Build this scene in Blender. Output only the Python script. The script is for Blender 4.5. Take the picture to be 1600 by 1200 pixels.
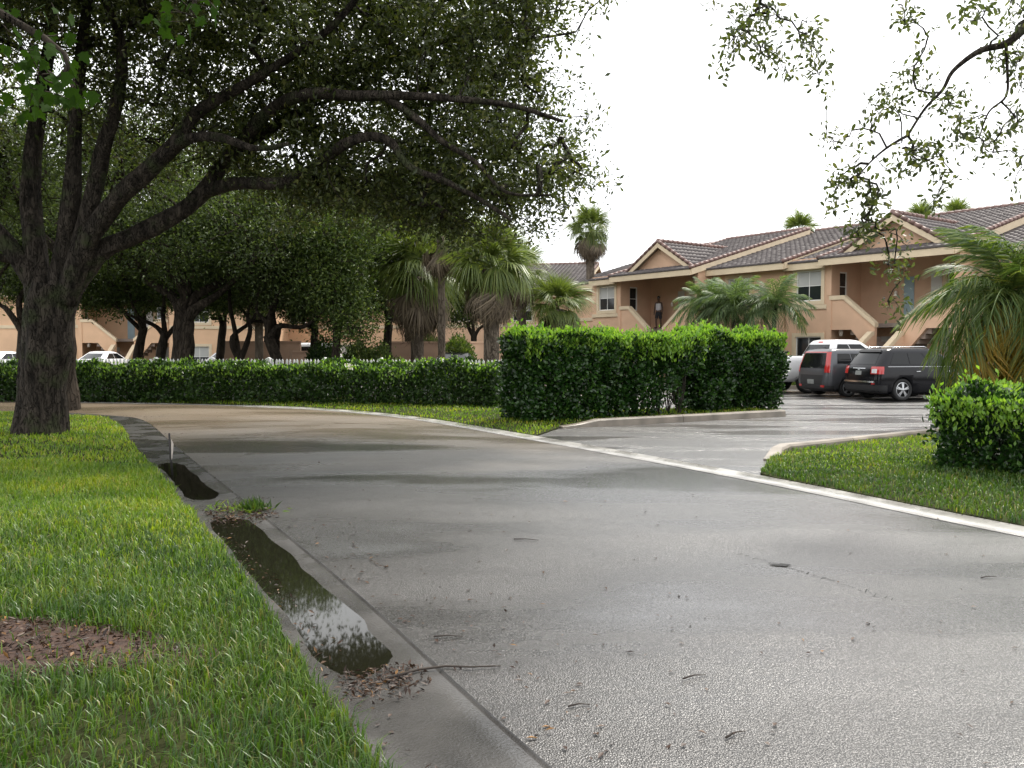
import bpy, bmesh, math, random
import numpy as np
from mathutils import Vector, Matrix, noise
from mathutils.geometry import delaunay_2d_cdt
for o in list(bpy.data.objects): bpy.data.objects.remove(o)
SC = bpy.context.scene
COL = SC.collection
R = math.radians
rng = np.random.default_rng(7)
random.seed(7)

# ------------------------------------------------------------------ camera
EYE = 1.6; FPX = 1300.0; PITCH = math.atan(55/1300.0)
cam = bpy.data.cameras.new('camera'); camo = bpy.data.objects.new('camera', cam); COL.objects.link(camo)
camo.location = (0, 0, EYE); camo.rotation_euler = (math.pi/2 - PITCH, 0, 0)
cam.sensor_width = 36; cam.lens = 36*FPX/1600; cam.clip_start = 0.05; cam.clip_end = 2000
SC.camera = camo
def P(x, y, d):
    """world point seen at photo pixel x,y at the ground distance d in front of the camera"""
    cx = (x-800)/FPX; cy = (600-y)/FPX
    f = np.array([0, math.cos(PITCH), -math.sin(PITCH)]); u = np.array([0, math.sin(PITCH), math.cos(PITCH)])
    v = f + u*cy + np.array([cx, 0, 0]); v = v*(d/v[1])
    return np.array([v[0], v[1], v[2]+EYE])

# ------------------------------------------------------------------ light: bright overcast after rain
SUN_EL, SUN_AZ = R(58), R(35)      # azimuth clockwise from +Y
W = bpy.data.worlds.new('World'); SC.world = W; W.use_nodes = True
nt = W.node_tree; nt.nodes.clear()
out = nt.nodes.new('ShaderNodeOutputWorld'); sky = nt.nodes.new('ShaderNodeTexSky')
sky.sky_type = 'NISHITA'; sky.sun_disc = False; sky.sun_elevation = SUN_EL; sky.sun_rotation = SUN_AZ
sky.air_density = 1.0; sky.dust_density = 4.0
b1 = nt.nodes.new('ShaderNodeBackground'); b1.inputs[1].default_value = 0.12
nt.links.new(sky.outputs[0], b1.inputs[0])
b2 = nt.nodes.new('ShaderNodeBackground'); b2.inputs[1].default_value = 1.38
tc = nt.nodes.new('ShaderNodeTexCoord'); cn = nt.nodes.new('ShaderNodeTexNoise'); cn.inputs['Scale'].default_value = 2.2; cn.inputs['Detail'].default_value = 5
cr = nt.nodes.new('ShaderNodeValToRGB'); cr.color_ramp.elements[0].position = .3; cr.color_ramp.elements[0].color = (.86, .88, .92, 1); cr.color_ramp.elements[1].position = .65; cr.color_ramp.elements[1].color = (1, .995, .985, 1)
nt.links.new(tc.outputs['Generated'], cn.inputs['Vector']); nt.links.new(cn.outputs[0], cr.inputs[0]); nt.links.new(cr.outputs[0], b2.inputs[0])
mx = nt.nodes.new('ShaderNodeMixShader'); mx.inputs[0].default_value = .85
nt.links.new(b1.outputs[0], mx.inputs[1]); nt.links.new(b2.outputs[0], mx.inputs[2]); nt.links.new(mx.outputs[0], out.inputs[0])
sl = bpy.data.lights.new('sun', 'SUN'); sl.energy = 2.8; sl.angle = R(12); sl.color = (1, .95, .86)
so = bpy.data.objects.new('sun', sl); COL.objects.link(so); so.location = (10, 10, 30)
sd = Vector((math.sin(SUN_AZ)*math.cos(SUN_EL), math.cos(SUN_AZ)*math.cos(SUN_EL), math.sin(SUN_EL)))
so.rotation_euler = sd.to_track_quat('Z', 'Y').to_euler()
vs = SC.view_settings; vs.view_transform = 'Standard'; vs.look = 'None'; vs.gamma = 1; vs.use_curve_mapping = False
vs.exposure = 0.75
SC.cycles.max_bounces = 6; SC.cycles.diffuse_bounces = 3; SC.cycles.transmission_bounces = 4; SC.cycles.transparent_max_bounces = 4

# ------------------------------------------------------------------ materials
def nodes(name):
    m = bpy.data.materials.new(name); m.use_nodes = True
    return m, m.node_tree, m.node_tree.nodes['Principled BSDF']
def N(t, k, **kw):
    n = t.nodes.new(k)
    for a, b in kw.items():
        if a in n.inputs: n.inputs[a].default_value = b
        else: setattr(n, a, b)
    return n
def ramp(t, src, stops):
    r = t.nodes.new('ShaderNodeValToRGB'); e = r.color_ramp.elements
    while len(e) < len(stops): e.new(.5)
    for k, (p, c) in enumerate(stops):
        e[k].position = p; e[k].color = (*c, 1) if len(c) == 3 else c
    t.links.new(src, r.inputs[0]); return r
def objco(t, scale=(1, 1, 1), rot=0):
    c = t.nodes.new('ShaderNodeTexCoord'); mp = t.nodes.new('ShaderNodeMapping'); mp.inputs['Scale'].default_value = scale; mp.inputs['Rotation'].default_value = (0, 0, rot)
    t.links.new(c.outputs['Object'], mp.inputs[0]); return mp.outputs[0]
def plain(name, c, rough=.6, var=.12, scale=3, bump=.0, bscale=60, metal=0, spec=.5, coat=0, stretch=(1, 1, 1)):
    m, t, b = nodes(name)
    v = objco(t, stretch)
    n = N(t, 'ShaderNodeTexNoise', Scale=scale, Detail=6.0); t.links.new(v, n.inputs['Vector'])
    c = np.array(c)
    r = ramp(t, n.outputs[0], [(.3, tuple(np.clip(c*(1-var), 0, 1))), (.7, tuple(np.clip(c*(1+var), 0, 1)))])
    t.links.new(r.outputs[0], b.inputs['Base Color'])
    b.inputs['Roughness'].default_value = rough; b.inputs['Metallic'].default_value = metal
    b.inputs['Specular IOR Level'].default_value = spec; b.inputs['Coat Weight'].default_value = coat
    if bump:
        n2 = N(t, 'ShaderNodeTexNoise', Scale=bscale, Detail=4.0); t.links.new(v, n2.inputs['Vector'])
        bp = N(t, 'ShaderNodeBump', Strength=bump, Distance=.01); t.links.new(n2.outputs[0], bp.inputs['Height']); t.links.new(bp.outputs[0], b.inputs['Normal'])
    return m
def leafmat(name, stops, trans=.35, rough=.42, tcol=1.5, spec=.4, patch=0):
    m, t, b = nodes(name)
    g = t.nodes.new('ShaderNodeNewGeometry')
    r = ramp(t, g.outputs['Random Per Island'], stops)
    if patch:
        pn = N(t, 'ShaderNodeTexNoise', Scale=patch, Detail=5.0); t.links.new(objco(t), pn.inputs['Vector']); pr = ramp(t, pn.outputs[0], [(.33, (.55, .66, .75)), (.5, (1, 1, 1)), (.68, (1.5, 1.22, 1.1))])
        pm = N(t, 'ShaderNodeMix', data_type='RGBA', blend_type='MULTIPLY'); pm.inputs[0].default_value = 1; t.links.new(r.outputs[0], pm.inputs[6]); t.links.new(pr.outputs[0], pm.inputs[7])
        class _o: outputs = [pm.outputs[2]]
        r = _o
    t.links.new(r.outputs[0], b.inputs['Base Color']); b.inputs['Roughness'].default_value = rough; b.inputs['Specular IOR Level'].default_value = spec
    tr = t.nodes.new('ShaderNodeBsdfTranslucent')
    mm = N(t, 'ShaderNodeMix', data_type='RGBA', blend_type='MULTIPLY'); mm.inputs[0].default_value = 1
    t.links.new(r.outputs[0], mm.inputs[6]); mm.inputs[7].default_value = (tcol*1.1, tcol*1.15, tcol*.5, 1)
    t.links.new(mm.outputs[2], tr.inputs[0])
    ms = t.nodes.new('ShaderNodeMixShader'); ms.inputs[0].default_value = trans
    t.links.new(b.outputs[0], ms.inputs[1]); t.links.new(tr.outputs[0], ms.inputs[2])
    t.links.new(ms.outputs[0], t.nodes['Material Output'].inputs[0])
    return m
M = {}
M['oak_leaf'] = leafmat('oak_leaf', [(0, (.026, .036, .012)), (.5, (.054, .071, .021)), (.85, (.095, .118, .036)), (1, (.14, .14, .048))], .38, .36, 1.6)
M['oak_leaf_far'] = leafmat('oak_leaf_far', [(0, (.028, .045, .015)), (.5, (.058, .086, .027)), (1, (.115, .155, .047))], .38, .4, 1.6)
M['lime_leaf'] = leafmat('lime_leaf', [(0, (.040, .068, .016)), (.6, (.075, .118, .028)), (.9, (.12, .16, .04)), (1, (.19, .24, .05))], .35)
M['hedge_leaf'] = leafmat('hedge_leaf', [(0, (.008, .028, .005)), (.5, (.018, .055, .009)), (.9, (.042, .10, .017)), (1, (.075, .15, .026))], .18, .3, 1.4, .5)
M['hedge_new'] = leafmat('hedge_new', [(0, (.09, .20, .022)), (.5, (.16, .30, .033)), (1, (.26, .40, .06))], .35, .32, 1.5, .5)
M['low_leaf'] = leafmat('low_leaf', [(0, (.015, .038, .008)), (.5, (.03, .07, .014)), (1, (.07, .13, .028))], .22, .34)
M['broad_leaf'] = leafmat('broad_leaf', [(0, (.012, .03, .004)), (.6, (.022, .05, .006)), (1, (.05, .08, .010))], .25, .8, 1.5, .1)
M['grass'] = leafmat('grass', [(0, (.080, .145, .012)), (.45, (.140, .24, .018)), (.8, (.21, .31, .026)), (.95, (.26, .28, .05)), (1, (.33, .28, .11))], .4, .38, 1.5, .4, .9)
M['grass_dark'] = leafmat('grass_dark', [(0, (.030, .070, .011)), (.5, (.060, .125, .016)), (.88, (.105, .175, .024)), (.94, (.14, .17, .045)), (1, (.21, .19, .075))], .3, .36, 1.4, .4, 1.6)  # darker green, with canopy shade on the near lawn partly put into it
M['palm_leaf'] = leafmat('palm_leaf', [(0, (.06, .105, .045)), (.5, (.11, .165, .07)), (1, (.18, .23, .10))], .35, .45)
M['palm_soft'] = leafmat('palm_soft', [(0, (.045, .080, .024)), (.5, (.085, .135, .036)), (.85, (.15, .19, .05)), (1, (.24, .22, .05))], .35, .45)
M['palm_yellow'] = leafmat('palm_yellow', [(0, (.26, .20, .03)), (.5, (.36, .25, .035)), (1, (.42, .24, .04))], .3, .5)
M['palm_dead'] = leafmat('palm_dead', [(0, (.085, .065, .045)), (.5, (.15, .115, .08)), (1, (.24, .19, .13))], .15, .7, 1.1)
M['sabal_leaf'] = leafmat('sabal_leaf', [(0, (.065, .10, .025)), (.5, (.12, .165, .04)), (1, (.20, .23, .065))], .3, .4)
M['litter'] = leafmat('litter', [(0, (.018, .010, .007)), (.5, (.045, .022, .013)), (.92, (.085, .045, .022)), (1, (.3, .15, .04))], .1, .5, 1.0)
M['flower'] = leafmat('flower', [(0, (.7, .66, .62)), (1, (.85, .82, .8))], .3, .5, 1.0)
M['twig'] = plain('twig', (.035, .026, .02), .8)

def bark(name, c1, c2, scale=6, moss=None):
    m, t, b = nodes(name)
    v = objco(t, (1, 1, .22))
    n = N(t, 'ShaderNodeTexVoronoi', Scale=scale*2.2, feature='DISTANCE_TO_EDGE'); 
    w = N(t, 'ShaderNodeTexNoise', Scale=scale, Detail=6.0); t.links.new(v, w.inputs['Vector'])
    ad = N(t, 'ShaderNodeMix', data_type='VECTOR'); ad.inputs[0].default_value = .25
    t.links.new(v, ad.inputs[4]); t.links.new(w.outputs['Color'], ad.inputs[5]); t.links.new(ad.outputs[1], n.inputs['Vector'])
    r = ramp(t, w.outputs[0], [(.3, c1), (.7, c2)])
    col = r.outputs[0]
    if moss:
        v2 = objco(t); k = N(t, 'ShaderNodeTexNoise', Scale=2.3, Detail=7.0); t.links.new(v2, k.inputs['Vector'])
        rr = ramp(t, k.outputs[0], [(.52, (0, 0, 0)), (.66, (1, 1, 1))])
        mm = N(t, 'ShaderNodeMix', data_type='RGBA'); t.links.new(rr.outputs[0], mm.inputs[0]); t.links.new(col, mm.inputs[6]); mm.inputs[7].default_value = (*moss, 1)
        col = mm.outputs[2]
    t.links.new(col, b.inputs['Base Color']); b.inputs['Roughness'].default_value = .9; b.inputs['Specular IOR Level'].default_value = .15
    rd = ramp(t, n.outputs[0], [(0, (0, 0, 0)), (.12, (1, 1, 1))])
    b0 = N(t, 'ShaderNodeBump', Strength=1.0, Distance=.06); t.links.new(rd.outputs[0], b0.inputs['Height'])
    bp = N(t, 'ShaderNodeBump', Strength=1.0, Distance=.08); t.links.new(w.outputs[0], bp.inputs['Height']); t.links.new(b0.outputs[0], bp.inputs['Normal']); t.links.new(bp.outputs[0], b.inputs['Normal'])
    return m
M['bark'] = bark('oak_bark', (.012, .010, .008), (.068, .056, .045), 9, (.040, .047, .022))
M['bark_far'] = bark('dark_bark', (.03, .024, .019), (.07, .056, .043), 6)
M['palm_bark'] = bark('palm_bark', (.10, .08, .06), (.22, .18, .14), 7)

def asphalt(name, c, streak, r0, r1, grain, gd, gs=110.0, spec=.6, coat=.0, rot=0, warm_tint=False, sh=.11, pmin=.55):
    m, t, b = nodes(name)
    v = objco(t); vs_ = objco(t, streak, rot)
    vo = N(t, 'ShaderNodeTexVoronoi', Scale=gs, Randomness=1.0); t.links.new(v, vo.inputs['Vector'])
    fn = N(t, 'ShaderNodeTexNoise', Scale=gs*1.7, Detail=3.0); t.links.new(v, fn.inputs['Vector'])
    n = N(t, 'ShaderNodeMix', data_type='FLOAT'); n.inputs[0].default_value = .5; t.links.new(vo.outputs['Color'], n.inputs[2]); t.links.new(fn.outputs[0], n.inputs[3])
    hgt = N(t, 'ShaderNodeMath', operation='SUBTRACT'); t.links.new(n.outputs[0], hgt.inputs[0]); t.links.new(vo.outputs['Distance'], hgt.inputs[1])
    big = N(t, 'ShaderNodeTexNoise', Scale=.5, Detail=5.0); t.links.new(v, big.inputs['Vector'])
    c = np.array(c)
    r = ramp(t, n.outputs[0], [(.22, tuple(c*.3)), (.5, tuple(c)), (.78, tuple(c*2.6))])
    rb = ramp(t, big.outputs[0], [(.3, (.85, .85, .85)), (.7, (1.12, 1.1, 1.07))])
    mm = N(t, 'ShaderNodeMix', data_type='RGBA', blend_type='MULTIPLY'); mm.inputs[0].default_value = 1
    t.links.new(r.outputs[0], mm.inputs[6]); t.links.new(rb.outputs[0], mm.inputs[7]); col = mm.outputs[2]
    if warm_tint:      # warm reflected light on the far bend, painted into the colour as tan
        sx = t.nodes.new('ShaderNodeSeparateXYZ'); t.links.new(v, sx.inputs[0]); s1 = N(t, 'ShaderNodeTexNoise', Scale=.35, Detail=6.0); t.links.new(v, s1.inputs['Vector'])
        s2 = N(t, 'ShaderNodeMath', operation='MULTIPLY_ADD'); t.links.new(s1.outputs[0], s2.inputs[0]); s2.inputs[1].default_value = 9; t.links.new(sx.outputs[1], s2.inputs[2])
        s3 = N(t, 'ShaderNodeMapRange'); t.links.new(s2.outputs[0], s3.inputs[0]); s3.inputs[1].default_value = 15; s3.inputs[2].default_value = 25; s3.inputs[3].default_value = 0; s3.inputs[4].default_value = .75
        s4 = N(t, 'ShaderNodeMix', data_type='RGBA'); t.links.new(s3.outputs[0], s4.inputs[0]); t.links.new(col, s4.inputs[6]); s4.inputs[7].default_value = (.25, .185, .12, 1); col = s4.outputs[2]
    t.links.new(col, b.inputs['Base Color'])
    wet = N(t, 'ShaderNodeTexNoise', Scale=1.0, Detail=5.0, Roughness=.55); t.links.new(vs_, wet.inputs['Vector'])
    rr = ramp(t, wet.outputs[0], [(.5-sh, (r0,)*3), (.5+sh, (r1,)*3)]); t.links.new(rr.outputs[0], b.inputs['Roughness'])
    st = ramp(t, wet.outputs[0], [(.5-sh, (.1,)*3), (.5+sh, (1,)*3)])
    bp = N(t, 'ShaderNodeBump', Distance=gd, Strength=grain)
    ms = N(t, 'ShaderNodeMath', operation='MULTIPLY'); ms.inputs[1].default_value = grain; t.links.new(st.outputs[0], ms.inputs[0]); t.links.new(ms.outputs[0], bp.inputs['Strength'])
    t.links.new(hgt.outputs[0], bp.inputs['Height'])
    t.links.new(bp.outputs[0], b.inputs['Normal']); b.inputs['Specular IOR Level'].default_value = spec; b.inputs['Coat Weight'].default_value = coat
    pit = ramp(t, hgt.outputs[0], [(.0, (pmin,)*3), (.26, (1,)*3)])     # the pits between the stones shine less
    for nm_, k_ in (('Specular IOR Level', spec), ('Coat Weight', coat)):
        pm = N(t, 'ShaderNodeMath', operation='MULTIPLY'); pm.inputs[1].default_value = k_; t.links.new(pit.outputs[0], pm.inputs[0]); t.links.new(pm.outputs[0], b.inputs[nm_])
    b.inputs['Coat Roughness'].default_value = .42; t.links.new(bp.outputs[0], b.inputs['Coat Normal'])
    return m
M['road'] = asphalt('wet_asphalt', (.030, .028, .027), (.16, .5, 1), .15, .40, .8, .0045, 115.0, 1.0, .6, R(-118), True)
M['lot'] = asphalt('rain_soaked_asphalt', (.030, .028, .027), (.17, 1.1, 1), .03, .42, 1.3, .012, 70.0, 1.0, .7, sh=.06, pmin=.95)
def concrete(name, c, rough0, rough1):
    m = plain(name, c, .4, .35, 2.5, .35, 90)
    t = m.node_tree; b = t.nodes['Principled BSDF']
    n = N(t, 'ShaderNodeTexNoise', Scale=1.7, Detail=4.0); t.links.new(objco(t), n.inputs['Vector'])
    rr = ramp(t, n.outputs[0], [(.4, (rough0,)*3), (.6, (rough1,)*3)]); t.links.new(rr.outputs[0], b.inputs['Roughness'])
    return m
M['gutter'] = concrete('wet_gutter_concrete', (.055, .052, .049), .08, .40)
M['ribbon'] = concrete('concrete_ribbon', (.34, .33, .31), .1, .35)
M['kerb'] = concrete('kerb_concrete', (.215, .185, .15), .35, .6)
M['soil'] = plain('soil', (.045, .035, .022), .9, .4, 8, .6, 40)
M['turf'] = plain('turf_ground', (.030, .034, .012), .95, .5, 7, .8, 60, spec=.1)
M['mulch'] = plain('mulch', (.05, .025, .016), .8, .5, 20, .9, 90)
m, t, b = nodes('puddle_water'); b.inputs['Base Color'].default_value = (.010, .010, .006, 1); b.inputs['Roughness'].default_value = .03; b.inputs['IOR'].default_value = 1.33; M['water'] = m
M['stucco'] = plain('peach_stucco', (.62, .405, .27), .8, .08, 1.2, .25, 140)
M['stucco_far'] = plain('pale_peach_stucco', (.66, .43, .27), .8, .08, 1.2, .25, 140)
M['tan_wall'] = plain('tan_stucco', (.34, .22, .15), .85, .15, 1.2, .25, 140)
M['trim'] = plain('cream_trim', (.64, .52, .36), .7, .08, 2)
M['tile'] = plain('roof_tile', (.085, .072, .070), .62, .22, 2.2, .2, 40, spec=.3)
M['cap_tile'] = plain('ridge_tile', (.15, .085, .07), .5, .3, 4, .2, 40)
M['frame'] = plain('white_frame', (.72, .71, .68), .45, .05)
M['soffit'] = plain('soffit', (.42, .32, .23), .8, .06)
m, t, b = nodes('window_glass'); b.inputs['Base Color'].default_value = (.02, .023, .025, 1); b.inputs['Roughness'].default_value = .06; M['glass'] = m
M['blind'] = plain('window_blind', (.42, .42, .40), .5, .1, 1)
M['door_blue'] = plain('pale_blue_door', (.30, .40, .44), .5, .06)
M['door_white'] = plain('white_door', (.62, .60, .56), .5, .06)
M['step'] = plain('concrete_step', (.30, .24, .20), .7, .15)
M['lamp'] = plain('frosted_lamp_glass', (.75, .68, .6), .3, .03)
M['picket'] = plain('white_picket', (.74, .74, .72), .55, .1, 8)
m, t, b = nodes('black_paint'); b.inputs['Base Color'].default_value = (.006, .006, .008, 1); b.inputs['Roughness'].default_value = .16; b.inputs['Specular IOR Level'].default_value = .3; M['car_black'] = m
m, t, b = nodes('grey_paint'); b.inputs['Base Color'].default_value = (.075, .078, .085, 1); b.inputs['Roughness'].default_value = .3; b.inputs['Metallic'].default_value = .3; b.inputs['Coat Weight'].default_value = .2; M['car_grey'] = m
m, t, b = nodes('white_paint'); b.inputs['Base Color'].default_value = (.72, .72, .72, 1); b.inputs['Roughness'].default_value = .3; b.inputs['Coat Weight'].default_value = .5; M['car_white'] = m
m, t, b = nodes('silver_paint'); b.inputs['Base Color'].default_value = (.42, .43, .45, 1); b.inputs['Roughness'].default_value = .3; b.inputs['Metallic'].default_value = .5; M['car_silver'] = m
m, t, b = nodes('tinted_glass'); b.inputs['Base Color'].default_value = (.008, .009, .010, 1); b.inputs['Roughness'].default_value = .05; b.inputs['Specular IOR Level'].default_value = .3; M['car_glass'] = m
m, t, b = nodes('red_lens'); b.inputs['Base Color'].default_value = (.42, .02, .018, 1); b.inputs['Roughness'].default_value = .12; b.inputs['Coat Weight'].default_value = .6; M['lens'] = m
M['clear_lens'] = plain('clear_lens', (.6, .6, .6), .1, .03)
M['chrome'] = plain('chrome', (.62, .63, .64), .15, .03, metal=1)
M['alloy'] = plain('alloy', (.45, .46, .47), .3, .04, metal=.8)
M['rubber'] = plain('rubber', (.012, .012, .012), .75, .2)
M['black_plastic'] = plain('black_plastic', (.018, .018, .019), .55, .1)
M['plate'] = plain('number_plate', (.22, .23, .22), .4, .5, 60)
M['skin'] = plain('skin', (.10, .055, .035), .5, .08)
M['shirt'] = plain('white_cotton', (.72, .70, .74), .85, .05)
M['shorts'] = plain('dark_cotton', (.025, .026, .032), .85, .1)
M['hair'] = plain('dark_hair', (.012, .010, .010), .7, .1)
M['shoe'] = plain('shoe', (.05, .03, .03), .6, .1)
M['stake'] = plain('dark_stake', (.015, .013, .012), .7, .2)
M['tape'] = plain('pale_strip', (.45, .40, .36), .6, .1)

# ------------------------------------------------------------------ mesh helpers
def setp(o, label=None, cat=None, group=None, kind=None):
    if label: o['label'] = label
    if cat: o['category'] = cat
    if group: o['group'] = group
    if kind: o['kind'] = kind
    return o
def link(name, me, mat=None, parent=None):
    if mat is not None and not me.materials: me.materials.append(M[mat] if isinstance(mat, str) else mat)
    o = bpy.data.objects.new(name, me); COL.objects.link(o)
    if parent is not None: o.parent = parent
    return o
def empty(name, loc=(0, 0, 0), rz=0):
    o = bpy.data.objects.new(name, None); COL.objects.link(o); o.location = loc; o.rotation_euler = (0, 0, rz); o.empty_display_size = .2
    return o
def npmesh(name, V, F, smooth=False):
    """V (n,3), F (m,k) with k constant"""
    V = np.ascontiguousarray(V, dtype=np.float32); F = np.ascontiguousarray(F, dtype=np.int32)
    me = bpy.data.meshes.new(name); k = F.shape[1]
    me.vertices.add(len(V)); me.vertices.foreach_set('co', V.ravel())
    me.loops.add(F.size); me.loops.foreach_set('vertex_index', F.ravel())
    me.polygons.add(len(F)); me.polygons.foreach_set('loop_start', np.arange(0, F.size, k, dtype=np.int32))
    if smooth: me.polygons.foreach_set('use_smooth', np.ones(len(F), dtype=bool))
    me.update(calc_edges=True); return me
class MB:
    def __init__(s): s.v = []; s.f = []; s.sm = []
    def add(s, vs, fs, smooth=False):
        k = len(s.v); s.v += [tuple(float(c) for c in v) for v in vs]; s.f += [tuple(i+k for i in f) for f in fs]; s.sm += [smooth]*len(fs); return s
    def box(s, x0, x1, y0, y1, z0, z1):
        return s.add([(x0, y0, z0), (x1, y0, z0), (x1, y1, z0), (x0, y1, z0), (x0, y0, z1), (x1, y0, z1), (x1, y1, z1), (x0, y1, z1)],
                     [(0, 3, 2, 1), (4, 5, 6, 7), (0, 1, 5, 4), (1, 2, 6, 5), (2, 3, 7, 6), (3, 0, 4, 7)])
    def prism(s, poly, axis, a, b):
        """2-D polygon extruded along axis 'x' (poly=(y,z)), 'y' (poly=(x,z)) or 'z' (poly=(x,y))"""
        f = {'x': lambda p, c: (c, p[0], p[1]), 'y': lambda p, c: (p[0], c, p[1]), 'z': lambda p, c: (p[0], p[1], c)}[axis]
        n = len(poly); vs = [f(p, a) for p in poly]+[f(p, b) for p in poly]
        fs = [tuple(range(n)), tuple(reversed(range(n, 2*n)))]+[(i, (i+1) % n+n if False else i+n, (i+1) % n+n, (i+1) % n) for i in range(n)]
        return s.add(vs, fs)
    def tube(s, pts, rad, sides=8, cap=True, wob=0, seed=0):
        pts = [np.array(p, float) for p in pts]; n = len(pts); vs = []; fs = []
        up = np.array([.3, .9, .1])
        for i, p in enumerate(pts):
            t_ = pts[min(i+1, n-1)]-pts[max(i-1, 0)]; t_ = t_/(np.linalg.norm(t_)+1e-9)
            a = np.cross(t_, up)
            if np.linalg.norm(a) < .1: a = np.cross(t_, np.array([1., 0, 0]))
            a /= np.linalg.norm(a); b = np.cross(t_, a)
            for k in range(sides):
                an = 2*math.pi*k/sides; r = rad[i]
                if wob: r *= 1+wob*noise.noise(Vector((p[0]*2+math.cos(an)*1.3+seed, p[1]*2+math.sin(an)*1.3, p[2]*1.5)))
                vs.append(p+(a*math.cos(an)+b*math.sin(an))*r)
        for i in range(n-1):
            for k in range(sides):
                k2 = (k+1) % sides; fs.append((i*sides+k, i*sides+k2, (i+1)*sides+k2, (i+1)*sides+k))
        if cap: fs.append(tuple(reversed(range(sides)))); fs.append(tuple(range((n-1)*sides, n*sides)))
        return s.add(vs, fs, True)
    def mesh(s, name='m', fix=False):
        me = bpy.data.meshes.new(name); me.from_pydata(s.v, [], s.f)
        me.polygons.foreach_set('use_smooth', s.sm)
        if fix:
            bm = bmesh.new(); bm.from_mesh(me); bmesh.ops.recalc_face_normals(bm, faces=bm.faces); bm.to_mesh(me); bm.free()
        me.update(); return me
    def obj(s, name, mat, parent=None, fix=True): return link(name, s.mesh(name, fix), mat, parent)
def smooth_path(pts, n=4):
    pts = [np.array(p, float) for p in pts]; o = []
    for i in range(len(pts)-1):
        p0 = pts[max(i-1, 0)]; p1 = pts[i]; p2 = pts[i+1]; p3 = pts[min(i+2, len(pts)-1)]
        for k in range(n):
            t_ = k/n; o.append(.5*((2*p1)+(-p0+p2)*t_+(2*p0-5*p1+4*p2-p3)*t_*t_+(-p0+3*p1-3*p2+p3)*t_**3))
    o.append(pts[-1]); return o
def unit(a): return a/(np.linalg.norm(a, axis=-1, keepdims=True)+1e-9)
def leaves_mesh(name, C, A, Nn, L, Wd, fold=.25, curl=.12, fine=False):
    """leaf blades: C bases, A axes, Nn normals (n,3); L lengths, Wd widths (n,)"""
    A = unit(A); S = unit(np.cross(A, Nn)); Nn = np.cross(S, A); L = L[:, None]; Wd = Wd[:, None]; n = len(C)
    if not fine:
        V = np.stack([C, C+A*L*.5+S*Wd*.5+Nn*Wd*fold, C+A*L-Nn*L*curl, C+A*L*.5-S*Wd*.5+Nn*Wd*fold], 1).reshape(-1, 3)
        F = (np.arange(n)[:, None, None]*4+np.array([[0, 1, 2], [0, 2, 3]])[None]).reshape(-1, 3)
    else:
        V = np.stack([C, C+A*L*.28+S*Wd*.42+Nn*Wd*fold, C+A*L*.68+S*Wd*.5+Nn*Wd*fold-Nn*L*curl*.4, C+A*L-Nn*L*curl,
                      C+A*L*.68-S*Wd*.5+Nn*Wd*fold-Nn*L*curl*.4, C+A*L*.28-S*Wd*.42+Nn*Wd*fold, C+A*L*.5-Nn*L*curl*.2], 1).reshape(-1, 3)
        F = (np.arange(n)[:, None, None]*7+np.array([[0, 1, 6], [1, 2, 6], [2, 3, 6], [3, 4, 6], [4, 5, 6], [5, 0, 6]])[None]).reshape(-1, 3)
    return npmesh(name, V, F)
def randdir(n): return unit(rng.normal(size=(n, 3)))
# ------------------------------------------------------------------ ground, road, lot
def inpoly(pts, poly):
    x, y = pts[:, 0], pts[:, 1]; c = np.zeros(len(pts), bool); n = len(poly)
    for i in range(n):
        x0, y0 = poly[i]; x1, y1 = poly[(i+1) % n]
        m_ = ((y0 > y) != (y1 > y)) & (x < (x1-x0)*(y-y0)/((y1-y0) if abs(y1-y0) > 1e-9 else 1e-9)+x0); c ^= m_
    return c
def edgedist(pts, poly):
    d = np.full(len(pts), 1e9); n = len(poly)
    for i in range(n):
        a = np.array(poly[i]); b = np.array(poly[(i+1) % n]); ab = b-a; t_ = np.clip(((pts-a)@ab)/(ab@ab+1e-12), 0, 1)
        d = np.minimum(d, np.linalg.norm(pts-(a+t_[:, None]*ab), axis=1))
    return d
g = MB()
k = 14; xs = np.linspace(-300, 300, k)
g.add([(x, y, -.12) for y in np.linspace(-60, 540, k) for x in xs], [(j*k+i, j*k+i+1, (j+1)*k+i+1, (j+1)*k+i) for j in range(k-1) for i in range(k-1)])
setp(g.obj('ground', 'turf', fix=False), kind='structure')

# left and right edges of the curving road (asphalt)
LE = [(3.6, -3.4), (1.7, .25), (.12, 3.18), (-.98, 5.33), (-2.51, 8.16), (-5.4, 13.4), (-8.2, 18.5), (-9.6, 19.9), (-12, 21.1), (-16, 22.0), (-24, 23.2), (-40, 25)]
RE = [(9.9, -3.2), (7.9, .5), (6.15, 3.75), (4.34, 7.05), (2.75, 10.3), (-.1, 15.3), (-2.35, 18.9), (-4.6, 21.3), (-7.2, 22.9), (-10.5, 24.1), (-24, 26.9), (-40, 29)]
LS = np.array(smooth_path(LE, 8)); RS = np.array(smooth_path(RE, 8))
def strip(name, rows, mat, zs, smooth=True):
    """rows: list of (n,2) paths side by side, zs: list of (n,) heights"""
    n = len(rows[0]); k = len(rows); V = np.zeros((n, k, 3))
    for j in range(k): V[:, j, :2] = rows[j]; V[:, j, 2] = zs[j]
    F = np.array([(i*k+j, i*k+j+1, (i+1)*k+j+1, (i+1)*k+j) for i in range(n-1) for j in range(k-1)])
    return link(name, npmesh(name, V.reshape(-1, 3), F, smooth), mat)
fr = np.linspace(0, 1, 13)
setp(strip('road', [LS*(1-f)+RS*f for f in fr], 'road', [np.full(len(LS), .05*math.sin(math.pi*f)) for f in fr]), kind='structure')
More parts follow.
